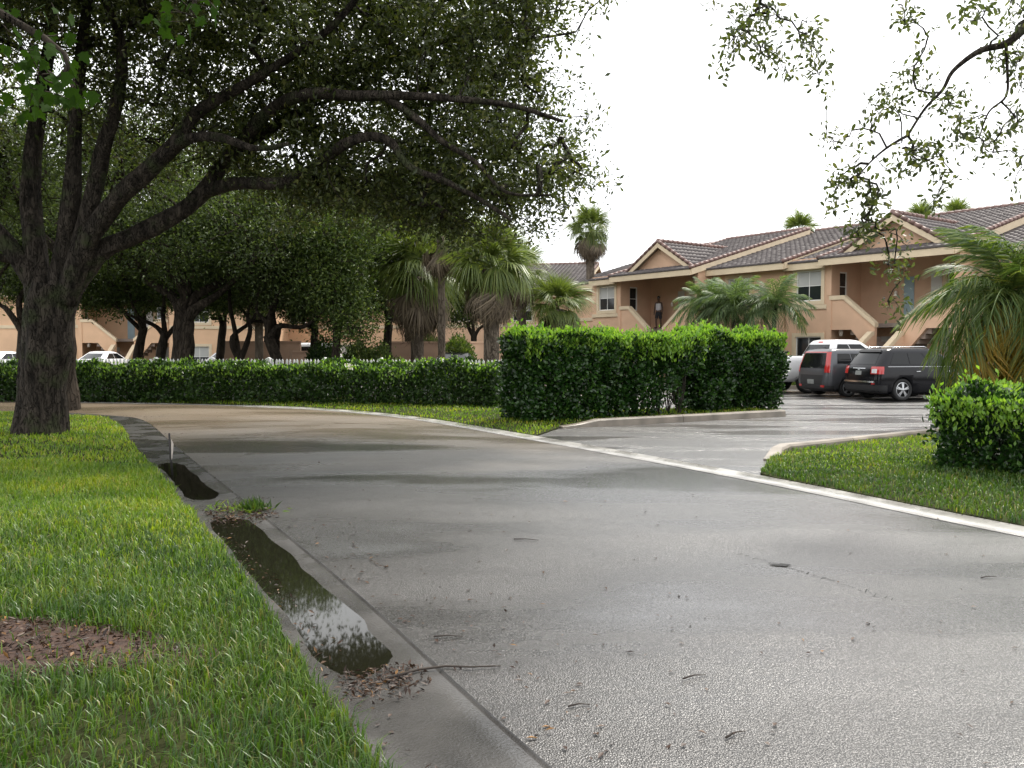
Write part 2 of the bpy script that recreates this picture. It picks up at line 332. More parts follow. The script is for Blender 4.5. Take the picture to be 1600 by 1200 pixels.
def offset(path, d):
    t_ = np.gradient(path, axis=0); t_ = unit(t_); nn = np.stack([-t_[:, 1], t_[:, 0]], 1); return path+nn*d   # d>0: to the left of travel
# valley gutter along the left edge
LG = np.array(smooth_path(LE, 24)); GW = .62
def _win(y, a, b, e=.35): return min(max((y-a)/e, 0), 1)*min(max((b-y)/e, 0), 1)
depth = np.array([.009+.021*max(_win(p[1], 4.1, 8.15), .9*_win(p[1], 8.9, 12.0), .75*_win(p[1], .8, 3.35))+.004*noise.noise(Vector((p[0]*.9, p[1]*.9, 3))) for p in LG])
prof = [(-.0, .0), (.012, -.016), (.03, -.004), (.12, -.35), (.25, -.8), (.36, -1.), (.46, -.75), (.56, -.2), (.60, .35), (.62, .9)]
rows = []; zs = []
for i_, (o_, h_) in enumerate(prof):
    rows.append(offset(LG, o_))
    zz = np.full(len(LG), h_) if i_ < 3 else h_*depth
    zs.append(zz+np.array([.006*noise.noise(Vector((p[0]*2.2+i_*.7, p[1]*2.2, 1))) for p in LG])*(i_ > 2))
setp(strip('gutter', rows, 'gutter', zs), kind='structure')
# the ribbon of concrete along the right edge
RG = np.array(smooth_path(RE, 12))
rr_ = [offset(RG, -o_) for o_ in (-.02, .0, .015, .03, .19, .33, .345)]
setp(strip('concrete_ribbon', rr_, 'ribbon', [np.full(len(RG), z) for z in (.006, -.012, -.012, .012, .004, .022, -.06)], False), kind='structure')
# the wet parking lot and driveway behind it
lot = MB(); lp = [tuple(p) for p in offset(RG, -.32)][6:-30]
lp = lp+[(-24, 60), (44, 60), (44, -4)]
vv = [Vector(p) for p in lp]; n_ = len(vv)
gx = [Vector((x, y)) for x in np.arange(-20, 40, 4) for y in np.arange(2, 58, 4) if inpoly(np.array([[x, y]]), lp)[0]]
res = delaunay_2d_cdt(vv+gx, [(i, (i+1) % n_) for i in range(n_)], [], 1, 1e-5)
lot.add([(v.x, v.y, -.006) for v in res[0]], res[2]); setp(lot.obj('parking_lot', 'lot', fix=False), kind='structure')

LAWNS = {}
def lawn(name, poly, z_edge=.0, rise=.09, reach=2.5, step=.6, mound=None):
    poly = [tuple(map(float, p)) for p in poly]; n_ = len(poly)
    x0, y0 = np.min(poly, 0); x1, y1 = np.max(poly, 0)
    gp = np.array([(x, y) for x in np.arange(x0, x1, step) for y in np.arange(y0, y1, step)])+rng.normal(size=(1, 2))*.01
    gp = gp[inpoly(gp, poly)]; gp = gp[edgedist(gp, poly) > step*.35]
    res = delaunay_2d_cdt([Vector(p) for p in poly]+[Vector(p) for p in gp], [(i, (i+1) % n_) for i in range(n_)], [], 1, 1e-5)
    def hz(q):
        q = np.atleast_2d(np.array(q, float)); d = edgedist(q, poly); z = z_edge+rise*np.clip(d/reach, 0, 1)**.8
        return z+np.array([.02*noise.noise(Vector((p[0]*.9, p[1]*.9, 0))) for p in q])*np.clip(d, 0, 1)
    xy = np.array([(v.x, v.y) for v in res[0]]); z = hz(xy); ins = inpoly(xy, poly)
    mb = MB(); mb.add([(a[0], a[1], c) for a, c in zip(xy, z)], res[2], True)
    k0 = len(poly); mb.add([(p[0], p[1], z_edge) for p in poly]+[(p[0], p[1], -.13) for p in poly], [(i, (i+1) % k0, (i+1) % k0+k0, i+k0) for i in range(k0)])
    setp(mb.obj(name, 'turf', fix=False), kind='structure'); LAWNS[name] = (poly, hz)
le_out = offset(LG, GW-.02); le_out = np.array([p+.05*np.array([noise.noise(Vector((p[0]*2.2, p[1]*2.2, 9))), noise.noise(Vector((p[0]*2.2, p[1]*2.2, 4)))]) for p in le_out])
LL = [tuple(p) for p in le_out[::2]]
lawn('lawn_left', LL+[(-40, 12), (-24, 0), (-14, -5)], .012, .14, 3.0)
re_out = offset(RG, -.33)
# right lawn: from the flare of the driveway, kerb along the driveway
U = np.array([-.588, .809]); NN = np.array([.809, .588])
i0 = int(np.argmin(np.linalg.norm(re_out-np.array([3.05, 10.45]), axis=1)))
RK = [(3.15, 10.5), (4.1, 12.66), (4.9, 13.3), (7.5, 15.1), (14.5, 20.0), (22, 25.5)]
RK = [tuple(p) for p in smooth_path([(*p, 0) for p in RK], 5)]; RK = [(p[0], p[1]) for p in RK]
lawn('lawn_right', [tuple(p) for p in re_out[4:i0]]+RK+[(30, 10), (18, -4)], .03, .08, 2)
# strip between the road and the long hedge, running into the island of the tall hedge
i1 = int(np.argmin(np.linalg.norm(re_out-np.array([.5, 15.2]), axis=1)))
IK = [(.98, 16.75), (6.45, 19.75)]
lawn('lawn_strip', [tuple(p) for p in re_out[i1:-34]]+[(-24, 29), (-8, 28), (-.2, 24.6), (2, 21.0), (5.9, 22.6), (6.9, 21.4), (6.5, 19.85), (1.0, 16.85)][0:], .02, .06, 1.5)
lawn('lawn_front', [tuple(U*a+NN*b_) for a, b_ in ((-8, 28.6), (62, 28.6), (62, 50), (-8, 50))], .05, .06, 2, 2.5)
lawn('lawn_back', [(-75, 40), (-14, 36), (-2, 38.5), (2, 46), (-6, 62), (-75, 75)], .04, .06, 2, 4)
# kerbs
def kerb(name, pts, w=.16, h=.14, label=None, parts=3.0):
    path = np.array(pts); L_ = np.concatenate([[0], np.cumsum(np.linalg.norm(np.diff(path, axis=0), axis=1))]); tot = L_[-1]; n = max(1, round(tot/parts))
    root = setp(empty(name, (path[0][0], path[0][1], 0)), kind='structure')
    for k in range(n):
        s = np.linspace(tot*k/n+.006, tot*(k+1)/n-.006, 8)
        c = np.stack([np.interp(s, L_, path[:, 0]), np.interp(s, L_, path[:, 1])], 1)
        t_ = unit(np.gradient(c, axis=0)); nn = np.stack([-t_[:, 1], t_[:, 0]], 1)
        pr = [(-w/2, -.12), (-w/2+.02, h-.03), (-w/2+.05, h), (w/2, h), (w/2, -.12)]; V = []
        hh = np.ones(8)
        if k == 0: hh = np.clip((s-s[0])/.9, .25, 1)
        for i in range(8):
            for (a, z) in pr: V.append((c[i][0]+nn[i][0]*a-path[0][0], c[i][1]+nn[i][1]*a-path[0][1], z*hh[i] if z > 0 else z))
        q = len(pr); mb = MB(); mb.add(V, [(i*q+j, i*q+j+1, (i+1)*q+j+1, (i+1)*q+j) for i in range(7) for j in range(q-1)]+[tuple(range(q)), tuple(range(7*q+q-1, 7*q-1, -1))])
        mb.obj('kerb_stone', 'kerb', root)
    return root
kerb('hedge_kerb', IK, .2, .15)
kerb('driveway_kerb', RK[3:], .2, .12)
kerb('front_kerb', [tuple(U*a+NN*28.6) for a in (-6, 60)], .2, .14, parts=6)

# water lying in the gutter
def puddle(name, label, s0, s1, z, o0=.05, o1=.6, pw=.16):
    c0, c1 = s0, s1; sel = (LG[:, 1] > c0) & (LG[:, 1] < c1) & (LG[:, 0] > -12); pth = LG[sel]
    k = len(pth); taper = np.sin(np.linspace(0.01, math.pi-.01, k))**pw; tl = taper
    mid = .33; a = [offset(LG, 0)[sel]]; full = [offset(LG, mid+s*(o1-mid) if s > 0 else mid+s*(mid-o0))[sel] for s in (-1, 0, 1)]
    rows = [full[1]+(full[0]-full[1])*taper[:, None], full[1], full[1]+(full[2]-full[1])*tl[:, None]]
    o = strip(name, rows, 'water', [np.full(k, z)]*3); setp(o, label, 'puddle')
puddle('puddle', 'dark puddle standing in the concrete gutter beside the grass', 3.9, 8.4, -.0128, .03, .6)
puddle('puddle', 'small rain puddle in the gutter below the heap of leaf debris', 1.0, 3.6, -.0135, .03, .6)
puddle('puddle', 'thin dark puddle in the gutter beside the stake', 8.7, 12.2, -.0150, .03, .6)
# ------------------------------------------------------------------ grass (uncountable)
def blades(name, lawnname, n, region, hmin, hmax, wd, mat, fade=None, patch=0.0, excl=None):
    poly, hz = LAWNS[lawnname]; x0, x1, y0, y1 = region
    q = np.stack([rng.uniform(x0, x1, n), rng.uniform(y0, y1, n)], 1); q = q[inpoly(q, poly)]
    q = q[np.abs(q[:, 0]) < q[:, 1]*.7+1.8]
    if excl is not None: q = q[excl(q)]
    if patch:
        w_ = np.array([noise.noise(Vector((p[0]*.8, p[1]*.8, 5)))+.5*noise.noise(Vector((p[0]*2.5, p[1]*2.5, 8))) for p in q]); q = q[w_ > -patch+rng.normal(size=len(q))*.3]
    n = len(q); z = hz(q)
    hp = np.array([.5+.5*noise.noise(Vector((p[0]*1.1, p[1]*1.1, 2))) for p in q])
    h = rng.uniform(hmin, hmax, n)*(.65+.7*hp); ang = rng.uniform(0, 2*math.pi, n); lean = rng.uniform(.15, .95, n)
    d = np.stack([np.cos(ang), np.sin(ang), np.zeros(n)], 1); s = np.stack([-np.sin(ang), np.cos(ang), np.zeros(n)], 1)
    wv = wd*rng.uniform(.6, 1.3, n); base = np.concatenate([q, z[:, None]-.006], 1); up = np.array([[0, 0, 1.]])
    mid = base+up*(h*.62)[:, None]+d*(h*lean*.28)[:, None]; tip = base+up*(h*(1-.25*lean))[:, None]+d*(h*lean)[:, None]
    V = np.stack([base-s*wv[:, None]*.5, base+s*wv[:, None]*.5, mid-s*wv[:, None]*.42, mid+s*wv[:, None]*.42, tip], 1).reshape(-1, 3)
    F = (np.arange(n)[:, None, None]*5+np.array([[0, 1, 3], [0, 3, 2], [2, 3, 4]])[None]).reshape(-1, 3)
    o = link(name, npmesh(name, V, F), mat); return o
MULCH = (-2.85, 4.12, 1.12, .42)
def nomulch(q):
    r_ = ((q[:, 0]-MULCH[0])/MULCH[2])**2+((q[:, 1]-MULCH[1])/MULCH[3])**2
    return (r_ > 1+rng.normal(size=len(q))*.18) | (rng.random(len(q)) < .06)
gl = 'short bright green grass of the lawn around the oak trunk'
setp(blades('grass', 'lawn_left', 170000, (-6.5, 1.2, 2.2, 8.2), .035, .125, .0062, 'grass_dark', excl=lambda q: nomulch(q) & (rng.random(len(q)) < np.clip((8.2-q[:, 1])/3, 0, 1)), patch=.75), 'rough long dark green grass growing round the mulch patch beside the gutter', 'grass', kind='stuff')
setp(blades('grass', 'lawn_left', 125000, (-9, 0, 4.6, 11), .04, .105, .0092, 'grass', excl=lambda q: rng.random(len(q)) < np.clip((q[:, 1]-4.6)/3.2, 0, 1)), 'bright green blades of lawn grass between gutter and oak', 'grass', kind='stuff')
setp(blades('grass', 'lawn_left', 90000, (-18, -2, 10.5, 23), .035, .085, .016, 'grass'), gl, 'grass', kind='stuff')
setp(blades('grass', 'lawn_right', 60000, (2, 10, 5.5, 12), .04, .085, .012, 'grass_dark'), 'green grass between the white concrete ribbon and the low clipped hedge', 'grass', kind='stuff')
setp(blades('grass', 'lawn_right', 40000, (3, 14, 10.5, 20), .04, .08, .016, 'grass'), 'bright grass along the driveway kerb by the low hedge', 'grass', kind='stuff')
setp(blades('grass', 'lawn_strip', 60000, (-16, 7, 14, 26), .04, .08, .02, 'grass'), 'strip of grass between the bending road and the long hedge', 'grass', kind='stuff')
setp(blades('grass', 'lawn_front', 60000, (0, 40, 22, 50), .05, .1, .03, 'grass'), 'grass in front of the peach apartment building', 'grass', kind='stuff')
# mulch patch
ml = MB(); ring = [(MULCH[0]+MULCH[2]*1.12*math.cos(a)*(1+.12*math.sin(3*a+1)), MULCH[1]+MULCH[3]*1.12*math.sin(a)*(1+.1*math.cos(4*a))) for a in np.linspace(0, 2*math.pi, 28, endpoint=False)]
hz = LAWNS['lawn_left'][1]
inner = [(MULCH[0]+(x-MULCH[0])*f, MULCH[1]+(y-MULCH[1])*f) for f in (.75, .5, .25) for x, y in ring]
allp = ring+inner+[(MULCH[0], MULCH[1])]; zz = hz(np.array(allp))
V = [(p[0], p[1], z+(.004 if i < 28 else .022)) for i, (p, z) in enumerate(zip(allp, zz))]
F = [(j*28+i, j*28+(i+1) % 28, (j+1)*28+(i+1) % 28, (j+1)*28+i) for j in range(3) for i in range(28)]+[(84+i, 84+(i+1) % 28, 112) for i in range(28)]
ml.add(V, F, True); setp(ml.obj('mulch_patch', 'mulch', fix=False), kind='structure')
def litter(name, label, C, L, Wd, mat='litter', flat=.25, kind='stuff', cat='leaf litter'):
    n = len(C); A = randdir(n); A[:, 2] *= flat; Nn = np.tile([0, 0, 1.], (n, 1))+rng.normal(size=(n, 3))*flat
    o = link(name, leaves_mesh(name, C, A, Nn, L, Wd, .15, .1), mat); return setp(o, label, cat, kind=kind)
n = 3600; a = rng.uniform(0, 2*math.pi, n); r_ = np.sqrt(rng.random(n))*1.08
q = np.stack([MULCH[0]+MULCH[2]*r_*np.cos(a), MULCH[1]+MULCH[3]*r_*np.sin(a)], 1)
litter('mulch_chips', 'brown mulch chips and dead leaves in the bare patch of lawn', np.concatenate([q, (hz(q)+rng.uniform(.01, .04, n))[:, None]], 1), rng.uniform(.02, .055, n), rng.uniform(.008, .02, n), flat=.5)
# leaf scraps on road and gutter
n = 700; tpar = rng.uniform(0, 1, n)**1.6; idx = (12+tpar*100).astype(int)
pts = []
for i in range(n):
    f = abs(rng.normal())*(.05 if rng.random() < .6 else .3) if rng.random() < .8 else rng.random(); ii = min(int(8*1.4+rng.random()**1.3*44), len(LS)-1)
    pts.append(LS[ii]*(1-min(f, 1))+RS[ii]*min(f, 1)+rng.normal(size=2)*.1)
pts = np.array(pts); fx = np.clip(np.linalg.norm(pts, axis=1)*0, 0, 1)
def roadz(q):
    out_ = []
    for p in q:
        dl = np.min(np.linalg.norm(LS-p, axis=1)); dr = np.min(np.linalg.norm(RS-p, axis=1)); f = dl/(dl+dr); out_.append(.05*math.sin(math.pi*f))
    return np.array(out_)
keep = np.array([np.min(np.linalg.norm(LG-p, axis=1)) for p in pts]) > .05
dd = (pts[:, 1] > 2.6) & keep; side = np.array([((p-LG[np.argmin(np.linalg.norm(LG-p, axis=1))])@np.array([.88, .47])) > 0 for p in pts]); pts = pts[dd & side]
n = len(pts); litter('fallen_leaves', 'small brown fallen leaves scattered over the wet road', np.concatenate([pts, (roadz(pts)+.009)[:, None]], 1), rng.uniform(.02, .055, n), rng.uniform(.006, .022, n), flat=.12)
gi = lambda yv: int(np.argmin(np.abs(LG[:150, 1]-yv)+100*(LG[:150, 0] < -13)))
def in_gutter(n, ya, yb, o0, o1):
    out_ = []
    for _ in range(n):
        i = gi(rng.uniform(ya, yb)); o_ = rng.uniform(o0, o1); t_ = unit(LG[i+1]-LG[i-1]); nn = np.array([-t_[1], t_[0]]); p = LG[i]+nn*o_+t_*rng.uniform(-.06, .06); out_.append((p[0], p[1], -.012+.03*max(0, o_-.5)/.12+rng.uniform(.0, .03)))
    return np.array(out_)
C = in_gutter(420, 3.95, 4.2, .1, .5); litter('leaf_debris', 'heap of wet brown leaves washed up across the gutter', C, rng.uniform(.02, .05, 420), rng.uniform(.006, .016, 420), flat=.6, cat='debris')
C = in_gutter(260, 2.3, 7.5, .38, .64); litter('leaf_debris', 'brown leaf scraps along the edge of gutter and grass', C, rng.uniform(.02, .05, 260), rng.uniform(.006, .018, 260), flat=.4, cat='debris')
C = in_gutter(330, 7.75, 8.3, -.12, .5); C[:, 2] += .01; litter('leaf_debris', 'red-brown leaf debris caught under the weed tuft in the gutter', C, rng.uniform(.03, .07, 330), rng.uniform(.01, .02, 330), flat=.6, cat='debris')
# weed tuft in the gutter
base = in_gutter(1, 8.1, 8.11, .02, .03)[0]
n = 130; ang = rng.uniform(0, 2*math.pi, n); ln = rng.uniform(.05, .15, n)
A = np.stack([np.cos(ang)*rng.uniform(.1, .9, n), np.sin(ang)*rng.uniform(.1, .9, n), np.ones(n)], 1)
tu = setp(empty('weed_tuft', (base[0], base[1], 0)), 'weed tuft sprouting from the joint between gutter and road', 'weed')
C = rng.normal(size=(n, 3))*[.07, .05, 0]; link('leaf_blades', leaves_mesh('w', C, A, randdir(n), ln, np.full(n, .012), .1, .25), 'grass_dark', tu)
n = 90; C = np.stack([rng.normal(size=n)*.2-.2, rng.normal(size=n)*.1+.05, rng.uniform(0, .02, n)], 1); A = randdir(n); A[:, 2] = np.abs(A[:, 2])*.6
setp(link('runner_blades', leaves_mesh('w', C, A, randdir(n), rng.uniform(.05, .13, n), np.full(n, .009), .1, .2), 'grass', tu), kind='stuff')
# twigs
def stick(label, pts_, r0):
    mb = MB(); mb.tube(pts_, np.linspace(r0, r0*.4, len(pts_)), 6); setp(mb.obj('twig', 'twig'), label, 'twig')
i = gi(4.1); t_ = unit(LG[i+1]-LG[i-1]); nn = np.array([-t_[1], t_[0]])
def gp_(o_, s, z): p = LG[i]+nn*o_+t_*s; return (p[0], p[1], z)
stick('forked dark twig lying across the gutter edge onto the road', [gp_(.3, -.02, .012), gp_(.12, .02, .012), gp_(-.02, .0, .012), gp_(-.12, -.08, .018), gp_(-.26, -.14, .02)], .009)
for k, (x, y, l, a) in enumerate([(905, 1100, .1, .1), (1085, 1060, .12, .2), (700, 990, .16, .0), (1150, 1150, .1, .3), (822, 845, .2, -.1), (1545, 905, .12, .1)]):
    c = P(x, y, 1300*1.55/(y-545)); z = float(roadz([c[:2]])[0])+.008
    stick(['thin twig lying by the leaf scraps on the road', 'short dark twig lying on the grainy wet asphalt'][k % 2], [(c[0]-l/2, c[1]-a*l, z), (c[0], c[1]+.01, z+.004), (c[0]+l/2, c[1]+a*l, z)], .005)
for o in [o for o in bpy.data.objects if o.name.startswith('twig') and ('short dark' in o['label'] or 'thin twig' in o['label'])]: o['group'] = 'twigs on the wet road'; o['label'] = 'short dark twig lying on the wet asphalt'
# crack and pothole in the road
mb = MB(); cp = [P(x, y, 1300*1.555/(y-545)) for x, y in ((1145, 867), (1185, 878), (1220, 888), (1260, 900), (1300, 912), (1345, 928), (1395, 942))]
cp = smooth_path(cp, 9); V = []; 
for j, p in enumerate(cp):
    z = float(roadz([p[:2]])[0])+.0035; w_ = .003+.011*abs(noise.noise(Vector((j*.9, 0, 0))))*math.sin(math.pi*(j+.5)/len(cp)); jx = .11*noise.noise(Vector((j*.8, 3, 0)))
    V += [(p[0]+jx*.3, p[1]-w_+jx, z), (p[0]+jx*.3, p[1]+w_+jx, z)]
mb.add(V, [(2*j, 2*j+1, 2*j+3, 2*j+2) for j in range(len(cp)-1)]); setp(mb.obj('road_crack', 'rubber', fix=False), kind='structure')
c = P(1220, 888, 1300*1.555/343); z = float(roadz([c[:2]])[0])
mb = MB(); mb.add([(c[0]+.07*math.cos(a)*(1+.3*math.sin(3*a)), c[1]+.035*math.sin(a)*(1+.3*math.cos(5*a)), z+.006) for a in np.linspace(0, 2*math.pi, 14, endpoint=False)], [tuple(range(14))]); setp(mb.obj('road_chip', 'rubber', fix=False), kind='structure')
# marker stake
c = P(267, 742, 10.6); st = setp(empty('marker_stake', (c[0], c[1], 0)), 'thin dark stake with a pale strip standing in the lawn edge', 'stake')
zb = float(hz(np.array([c[:2]]))[0])
mb = MB(); mb.tube([(0.02, 0, zb-.05), (0, 0, zb+.2), (-.012, 0, zb+.5)], [.014, .014, .012], 7); mb.obj('rod', 'stake', st)
mb = MB(); mb.prism([(.012, zb+.14), (.03, zb+.25), (.04, zb+.36), (.012, zb+.42)], 'y', -.006, .006); mb.obj('strip', 'tape', st)
# ------------------------------------------------------------------ buildings
U3 = np.array([-.588, .809, 0]); N3 = np.array([.809, .588, 0])
def bpart(name, mat, parent, boxes=(), prisms=()):
    mb = MB()
    for b_ in boxes: mb.box(*b_)
    for p in prisms: mb.prism(*p)
    return mb.obj(name, mat, parent)
def wall(name, mat, parent, x0, x1, z0, z1, y0, th, openings=(), side=None):
    """wall in the xz plane (side=None) or in the yz plane (side=x: x0,x1 then run along y)"""
    xs = sorted({x0, x1, *[v for o in openings for v in o[:2]]}); zs = sorted({z0, z1, *[v for o in openings for v in o[2:]]})
    mb = MB()
    for i in range(len(xs)-1):
        j = 0
        while j < len(zs)-1:
            cx = (xs[i]+xs[i+1])/2
            def solid(jj): cz = (zs[jj]+zs[jj+1])/2; return not any(o[0] < cx < o[1] and o[2] < cz < o[3] for o in openings)
            if not solid(j): j += 1; continue
            k = j
            while k+1 < len(zs)-1 and solid(k+1): k += 1
            if side is None: mb.box(xs[i], xs[i+1], y0, y0+th, zs[j], zs[k+1])
            else: mb.box(y0, y0+th, xs[i], xs[i+1], zs[j], zs[k+1])
            j = k+1
    return mb.obj(name, mat, parent)
def window(parent, x0, x1, z0, z1, yf, side=None, mull=1, rows=2, blind=False, trim=True, arch=False):
    """yf: wall face; window faces -y, or +x when side is given (then x0,x1 run along y and yf is the wall's x face)"""
    def B(mb, a0, a1, d0, d1, c0, c1):      # d: depth behind the face (positive inwards)
        if side is None: mb.box(a0, a1, yf+d0, yf+d1, c0, c1)
        else: mb.box(yf-d1, yf-d0, a0, a1, c0, c1)
    f = MB(); w = .055
    B(f, x0, x0+w, .05, .1, z0, z1); B(f, x1-w, x1, .05, .1, z0, z1); B(f, x0+w, x1-w, .05, .1, z0, z0+w); B(f, x0+w, x1-w, .05, .1, z1-w, z1)
    o = f.obj('window', 'frame', parent)
    cols = mull+1; cw = (x1-x0-2*w)/cols; rh = (z1-z0-2*w)/rows
    for i in range(cols):
        for j in range(rows):
            p = MB(); B(p, x0+w+i*cw+.014, x0+w+(i+1)*cw-.014, .07, .085, z0+w+j*rh+.014, z0+w+(j+1)*rh-.014); p.obj('pane', 'blind' if blind and j == rows-1 else 'glass', o)
    br = MB()
    for i in range(1, cols): B(br, x0+w+i*cw-.0139, x0+w+i*cw+.0139, .055, .095, z0+w, z1-w)
    for j in range(1, rows): B(br, x0+w, x1-w, .06, .09, z0+w+j*rh-.0139, z0+w+j*rh+.0139)
    br.obj('glazing_bar', 'frame', o)
    if trim:
        t_ = MB(); q = .16
        B(t_, x0-q, x0+.004, -.035, .049, z0-q, z1+q); B(t_, x1-.004, x1+q, -.035, .049, z0-q, z1+q); B(t_, x0+.004, x1-.004, -.035, .049, z1-.004, z1+q); B(t_, x0+.004, x1-.004, -.035, .049, z0-q, z0+.004)
        t_.obj('window_trim', 'trim', o)
    return o
def door(parent, x0, x1, z0, z1, yf, mat, side=None):
    d = MB(); d.box(x0, x1, yf-.03, yf+.02, z0, z1)
    for (a, b_) in ((.08, .45), (.53, .94)):
        d.box(x0+.08*(x1-x0)+.03, x1-.08*(x1-x0)-.03, yf-.042, yf-.0301, z0+a*(z1-z0), z0+b_*(z1-z0))
    o = d.obj('door', mat, parent); h = MB(); h.box(x1-.09, x1-.05, yf-.09, yf-.0305, z0+.95, z0+1.03); h.obj('handle', 'chrome', o); return o
def tiles(o, a, u, width, length, nrm, pitch=.29, course=.40, h=.045, skip=None):
    """corrugated barrel tiles on a plane: origin o, unit across a, unit up-slope u"""
    o, a, u, nrm = map(np.array, (o, a, u, nrm)); k = max(1, round(width/pitch)); p = width/k; m_ = max(1, round(length/course)); c = length/m_
    s = np.arange(0, k*6+1)/6.0; prof = h*np.abs(np.sin(math.pi*s))**.6
    V = []; F = []
    for j in range(m_):
        for (t_, e) in ((j*c-.02, .045), ((j+1)*c+.0, .012)):
            base = o[None]+a[None]*(s*p)[:, None]+u*t_+nrm*e; jit = np.repeat(rng.normal(size=k+1)*.004, 6)[:len(s)]
            V.append(base+nrm[None]*(prof+jit)[:, None])
        n_ = len(s); r0 = 2*j*n_; r1 = r0+n_
        F += [(r0+i, r0+i+1, r1+i+1, r1+i) for i in range(n_-1)]
        # the butt end of the course
    V0 = np.concatenate(V); n_ = len(s)
    butt = []; nb = len(V0); VB = []
    for j in range(m_):
        low = o[None]+a[None]*(s*p)[:, None]+u*(j*c-.018)-nrm*.005; VB.append(low); q0 = nb+j*n_; r0 = 2*j*n_
        F += [(q0+i, q0+i+1, r0+i+1, r0+i) for i in range(n_-1)]
    return np.concatenate([V0]+VB), F
def capline(mb, p0, p1, r=.1, step=.36):
    p0 = np.array(p0, float); p1 = np.array(p1, float); L_ = np.linalg.norm(p1-p0); n_ = max(1, round(L_/step)); d = (p1-p0)/n_
    for i in range(n_):
        mb.tube([p0+d*i-d*.06, p0+d*(i+1)], [r*1.12, r*.86], 8)
def slab(mb, p, a, u, width, length, nrm, th):
    p, a, u, nrm = map(np.array, (p, a, u, nrm)); c = [p, p+a*width, p+a*width+u*length, p+u*length]
    mb.add([x-nrm*.01 for x in c]+[x-nrm*th for x in c], [(0, 1, 2, 3), (7, 6, 5, 4), (0, 4, 5, 1), (1, 5, 6, 2), (2, 6, 7, 3), (3, 7, 4, 0)])
SL = .28; ZE = 5.48
def mainroof(parent, x0, x1, ye, run=9.6, z=ZE, rake_r=True, rake_l=True, back=True):
    ln = math.hypot(1, SL); u = np.array([0, 1, SL])/ln; nr = np.array([0, -SL, 1])/ln; a = np.array([1., 0, 0]); L_ = run*ln
    dk = MB(); slab(dk, (x0, ye, z), a, u, x1-x0, L_, nr, .10)
    zr = z+run*SL
    if back:
        ub = np.array([0, -1, SL])/ln; nb_ = np.array([0, SL, 1])/ln; slab(dk, (x0, ye+2*run, z), a, ub, x1-x0, L_-.03, nb_, .10)
    rf = dk.obj('roof', 'soffit', parent)
    V, F = tiles((x0, ye-.04, z), a, u, x1-x0, L_+.03, nr); o = link('roof_tiles', npmesh('roof_tiles', V, np.array(F), True), 'tile', rf); setp(o, kind='stuff')
    if back:
        V, F = tiles((x1, ye+2*run+.04, z), -a, ub, x1-x0, L_-.05, nb_); o = link('roof_tiles', npmesh('roof_tiles', V, np.array(F), True), 'tile', rf); setp(o, kind='stuff')
    cp = MB(); capline(cp, (x0, ye+run, zr+.06), (x1, ye+run, zr+.06), .12)
    if rake_r: capline(cp, np.array((x1, ye-.03, z+.06)), np.array((x1, ye+run, zr+.06)), .095)
    if rake_l: capline(cp, np.array((x0, ye-.03, z+.06)), np.array((x0, ye+run, zr+.06)), .095)
    setp(cp.obj('ridge_tiles', 'cap_tile', rf), kind='stuff')
    fb = MB(); fb.box(x0-.02, x1+.02, ye-.02, ye+.04, z-.30, z-.02); fb.obj('fascia', 'trim', parent)
    for (xx, on) in ((x1, rake_r), (x0, rake_l)):
        if on:
            s = MB(); e = .03 if xx == x1 else -.03; ya = ye+.041
            s.prism([(ya, z-.30+.041*SL), (ye+run, zr-.30), (ye+run, zr-.01), (ya, z-.01+.041*SL)], 'x', xx-.03+e, xx+.03+e); s.obj('barge_board', 'trim', parent)
def porch_gable(parent, xc, yf, ze_, zp, hw=2.15, ymax=6):
    """small front gable sitting on the main slope"""
    rise = zp-ze_; ln = math.hypot(hw, rise)
    g_ = MB(); g_.prism([(xc-hw+.25, ze_), (xc+hw-.25, ze_), (xc, zp-.16)], 'y', yf, yf+.1); g_.obj('gable_wall', 'stucco', parent)
    for s in (-1, 1):
        u = np.array([-s*hw, 0, rise])/ln; nr = np.array([s*rise, 0, hw])/ln; a = np.array([0, 1., 0])*1.0
        y0_ = yf-.32; wd = ymax-y0_
        dk = MB(); p = np.array([xc+s*(hw+.25), y0_, ze_-.25*rise/hw]); L_ = math.hypot(hw+.25, (hw+.25)*rise/hw)
        slab(dk, p, a, u, wd, L_, nr, .08); rf = dk.obj('gable_roof', 'soffit', parent)
        V, F = tiles(p if s < 0 else p, a, u, wd, L_, nr); o = link('roof_tiles', npmesh('roof_tiles', V, np.array(F), True), 'tile', rf); setp(o, kind='stuff')
        bb = MB(); e = np.array([0, .0, -.1]); q = p+np.array([0, -.03, 0])
        top = np.array([xc, q[1], zp]); lo = np.array([xc+s*(hw+.25), q[1], p[2]])
        bb.add([lo+[0, 0, -.02], top+[0, 0, -.02], top+[0, 0, -.27], lo+[0, 0, -.25], lo+[0, .06, -.02], top+[0, .06, -.02], top+[0, .06, -.27], lo+[0, .06, -.25]], [(0, 1, 2, 3), (7, 6, 5, 4), (0, 4, 5, 1), (3, 2, 6, 7), (0, 3, 7, 4), (1, 5, 6, 2)]); bb.obj('barge_board', 'trim', parent)
        cp = MB(); capline(cp, lo+[0, .03, .08], top+[0, .03, .06], .09)
        setp(cp.obj('verge_tiles', 'cap_tile', rf), kind='stuff')
    cp = MB(); capline(cp, (xc, yf-.32, zp+.07), (xc, ymax, zp+.07), .11); setp(cp.obj('ridge_tiles', 'cap_tile', parent), kind='stuff')
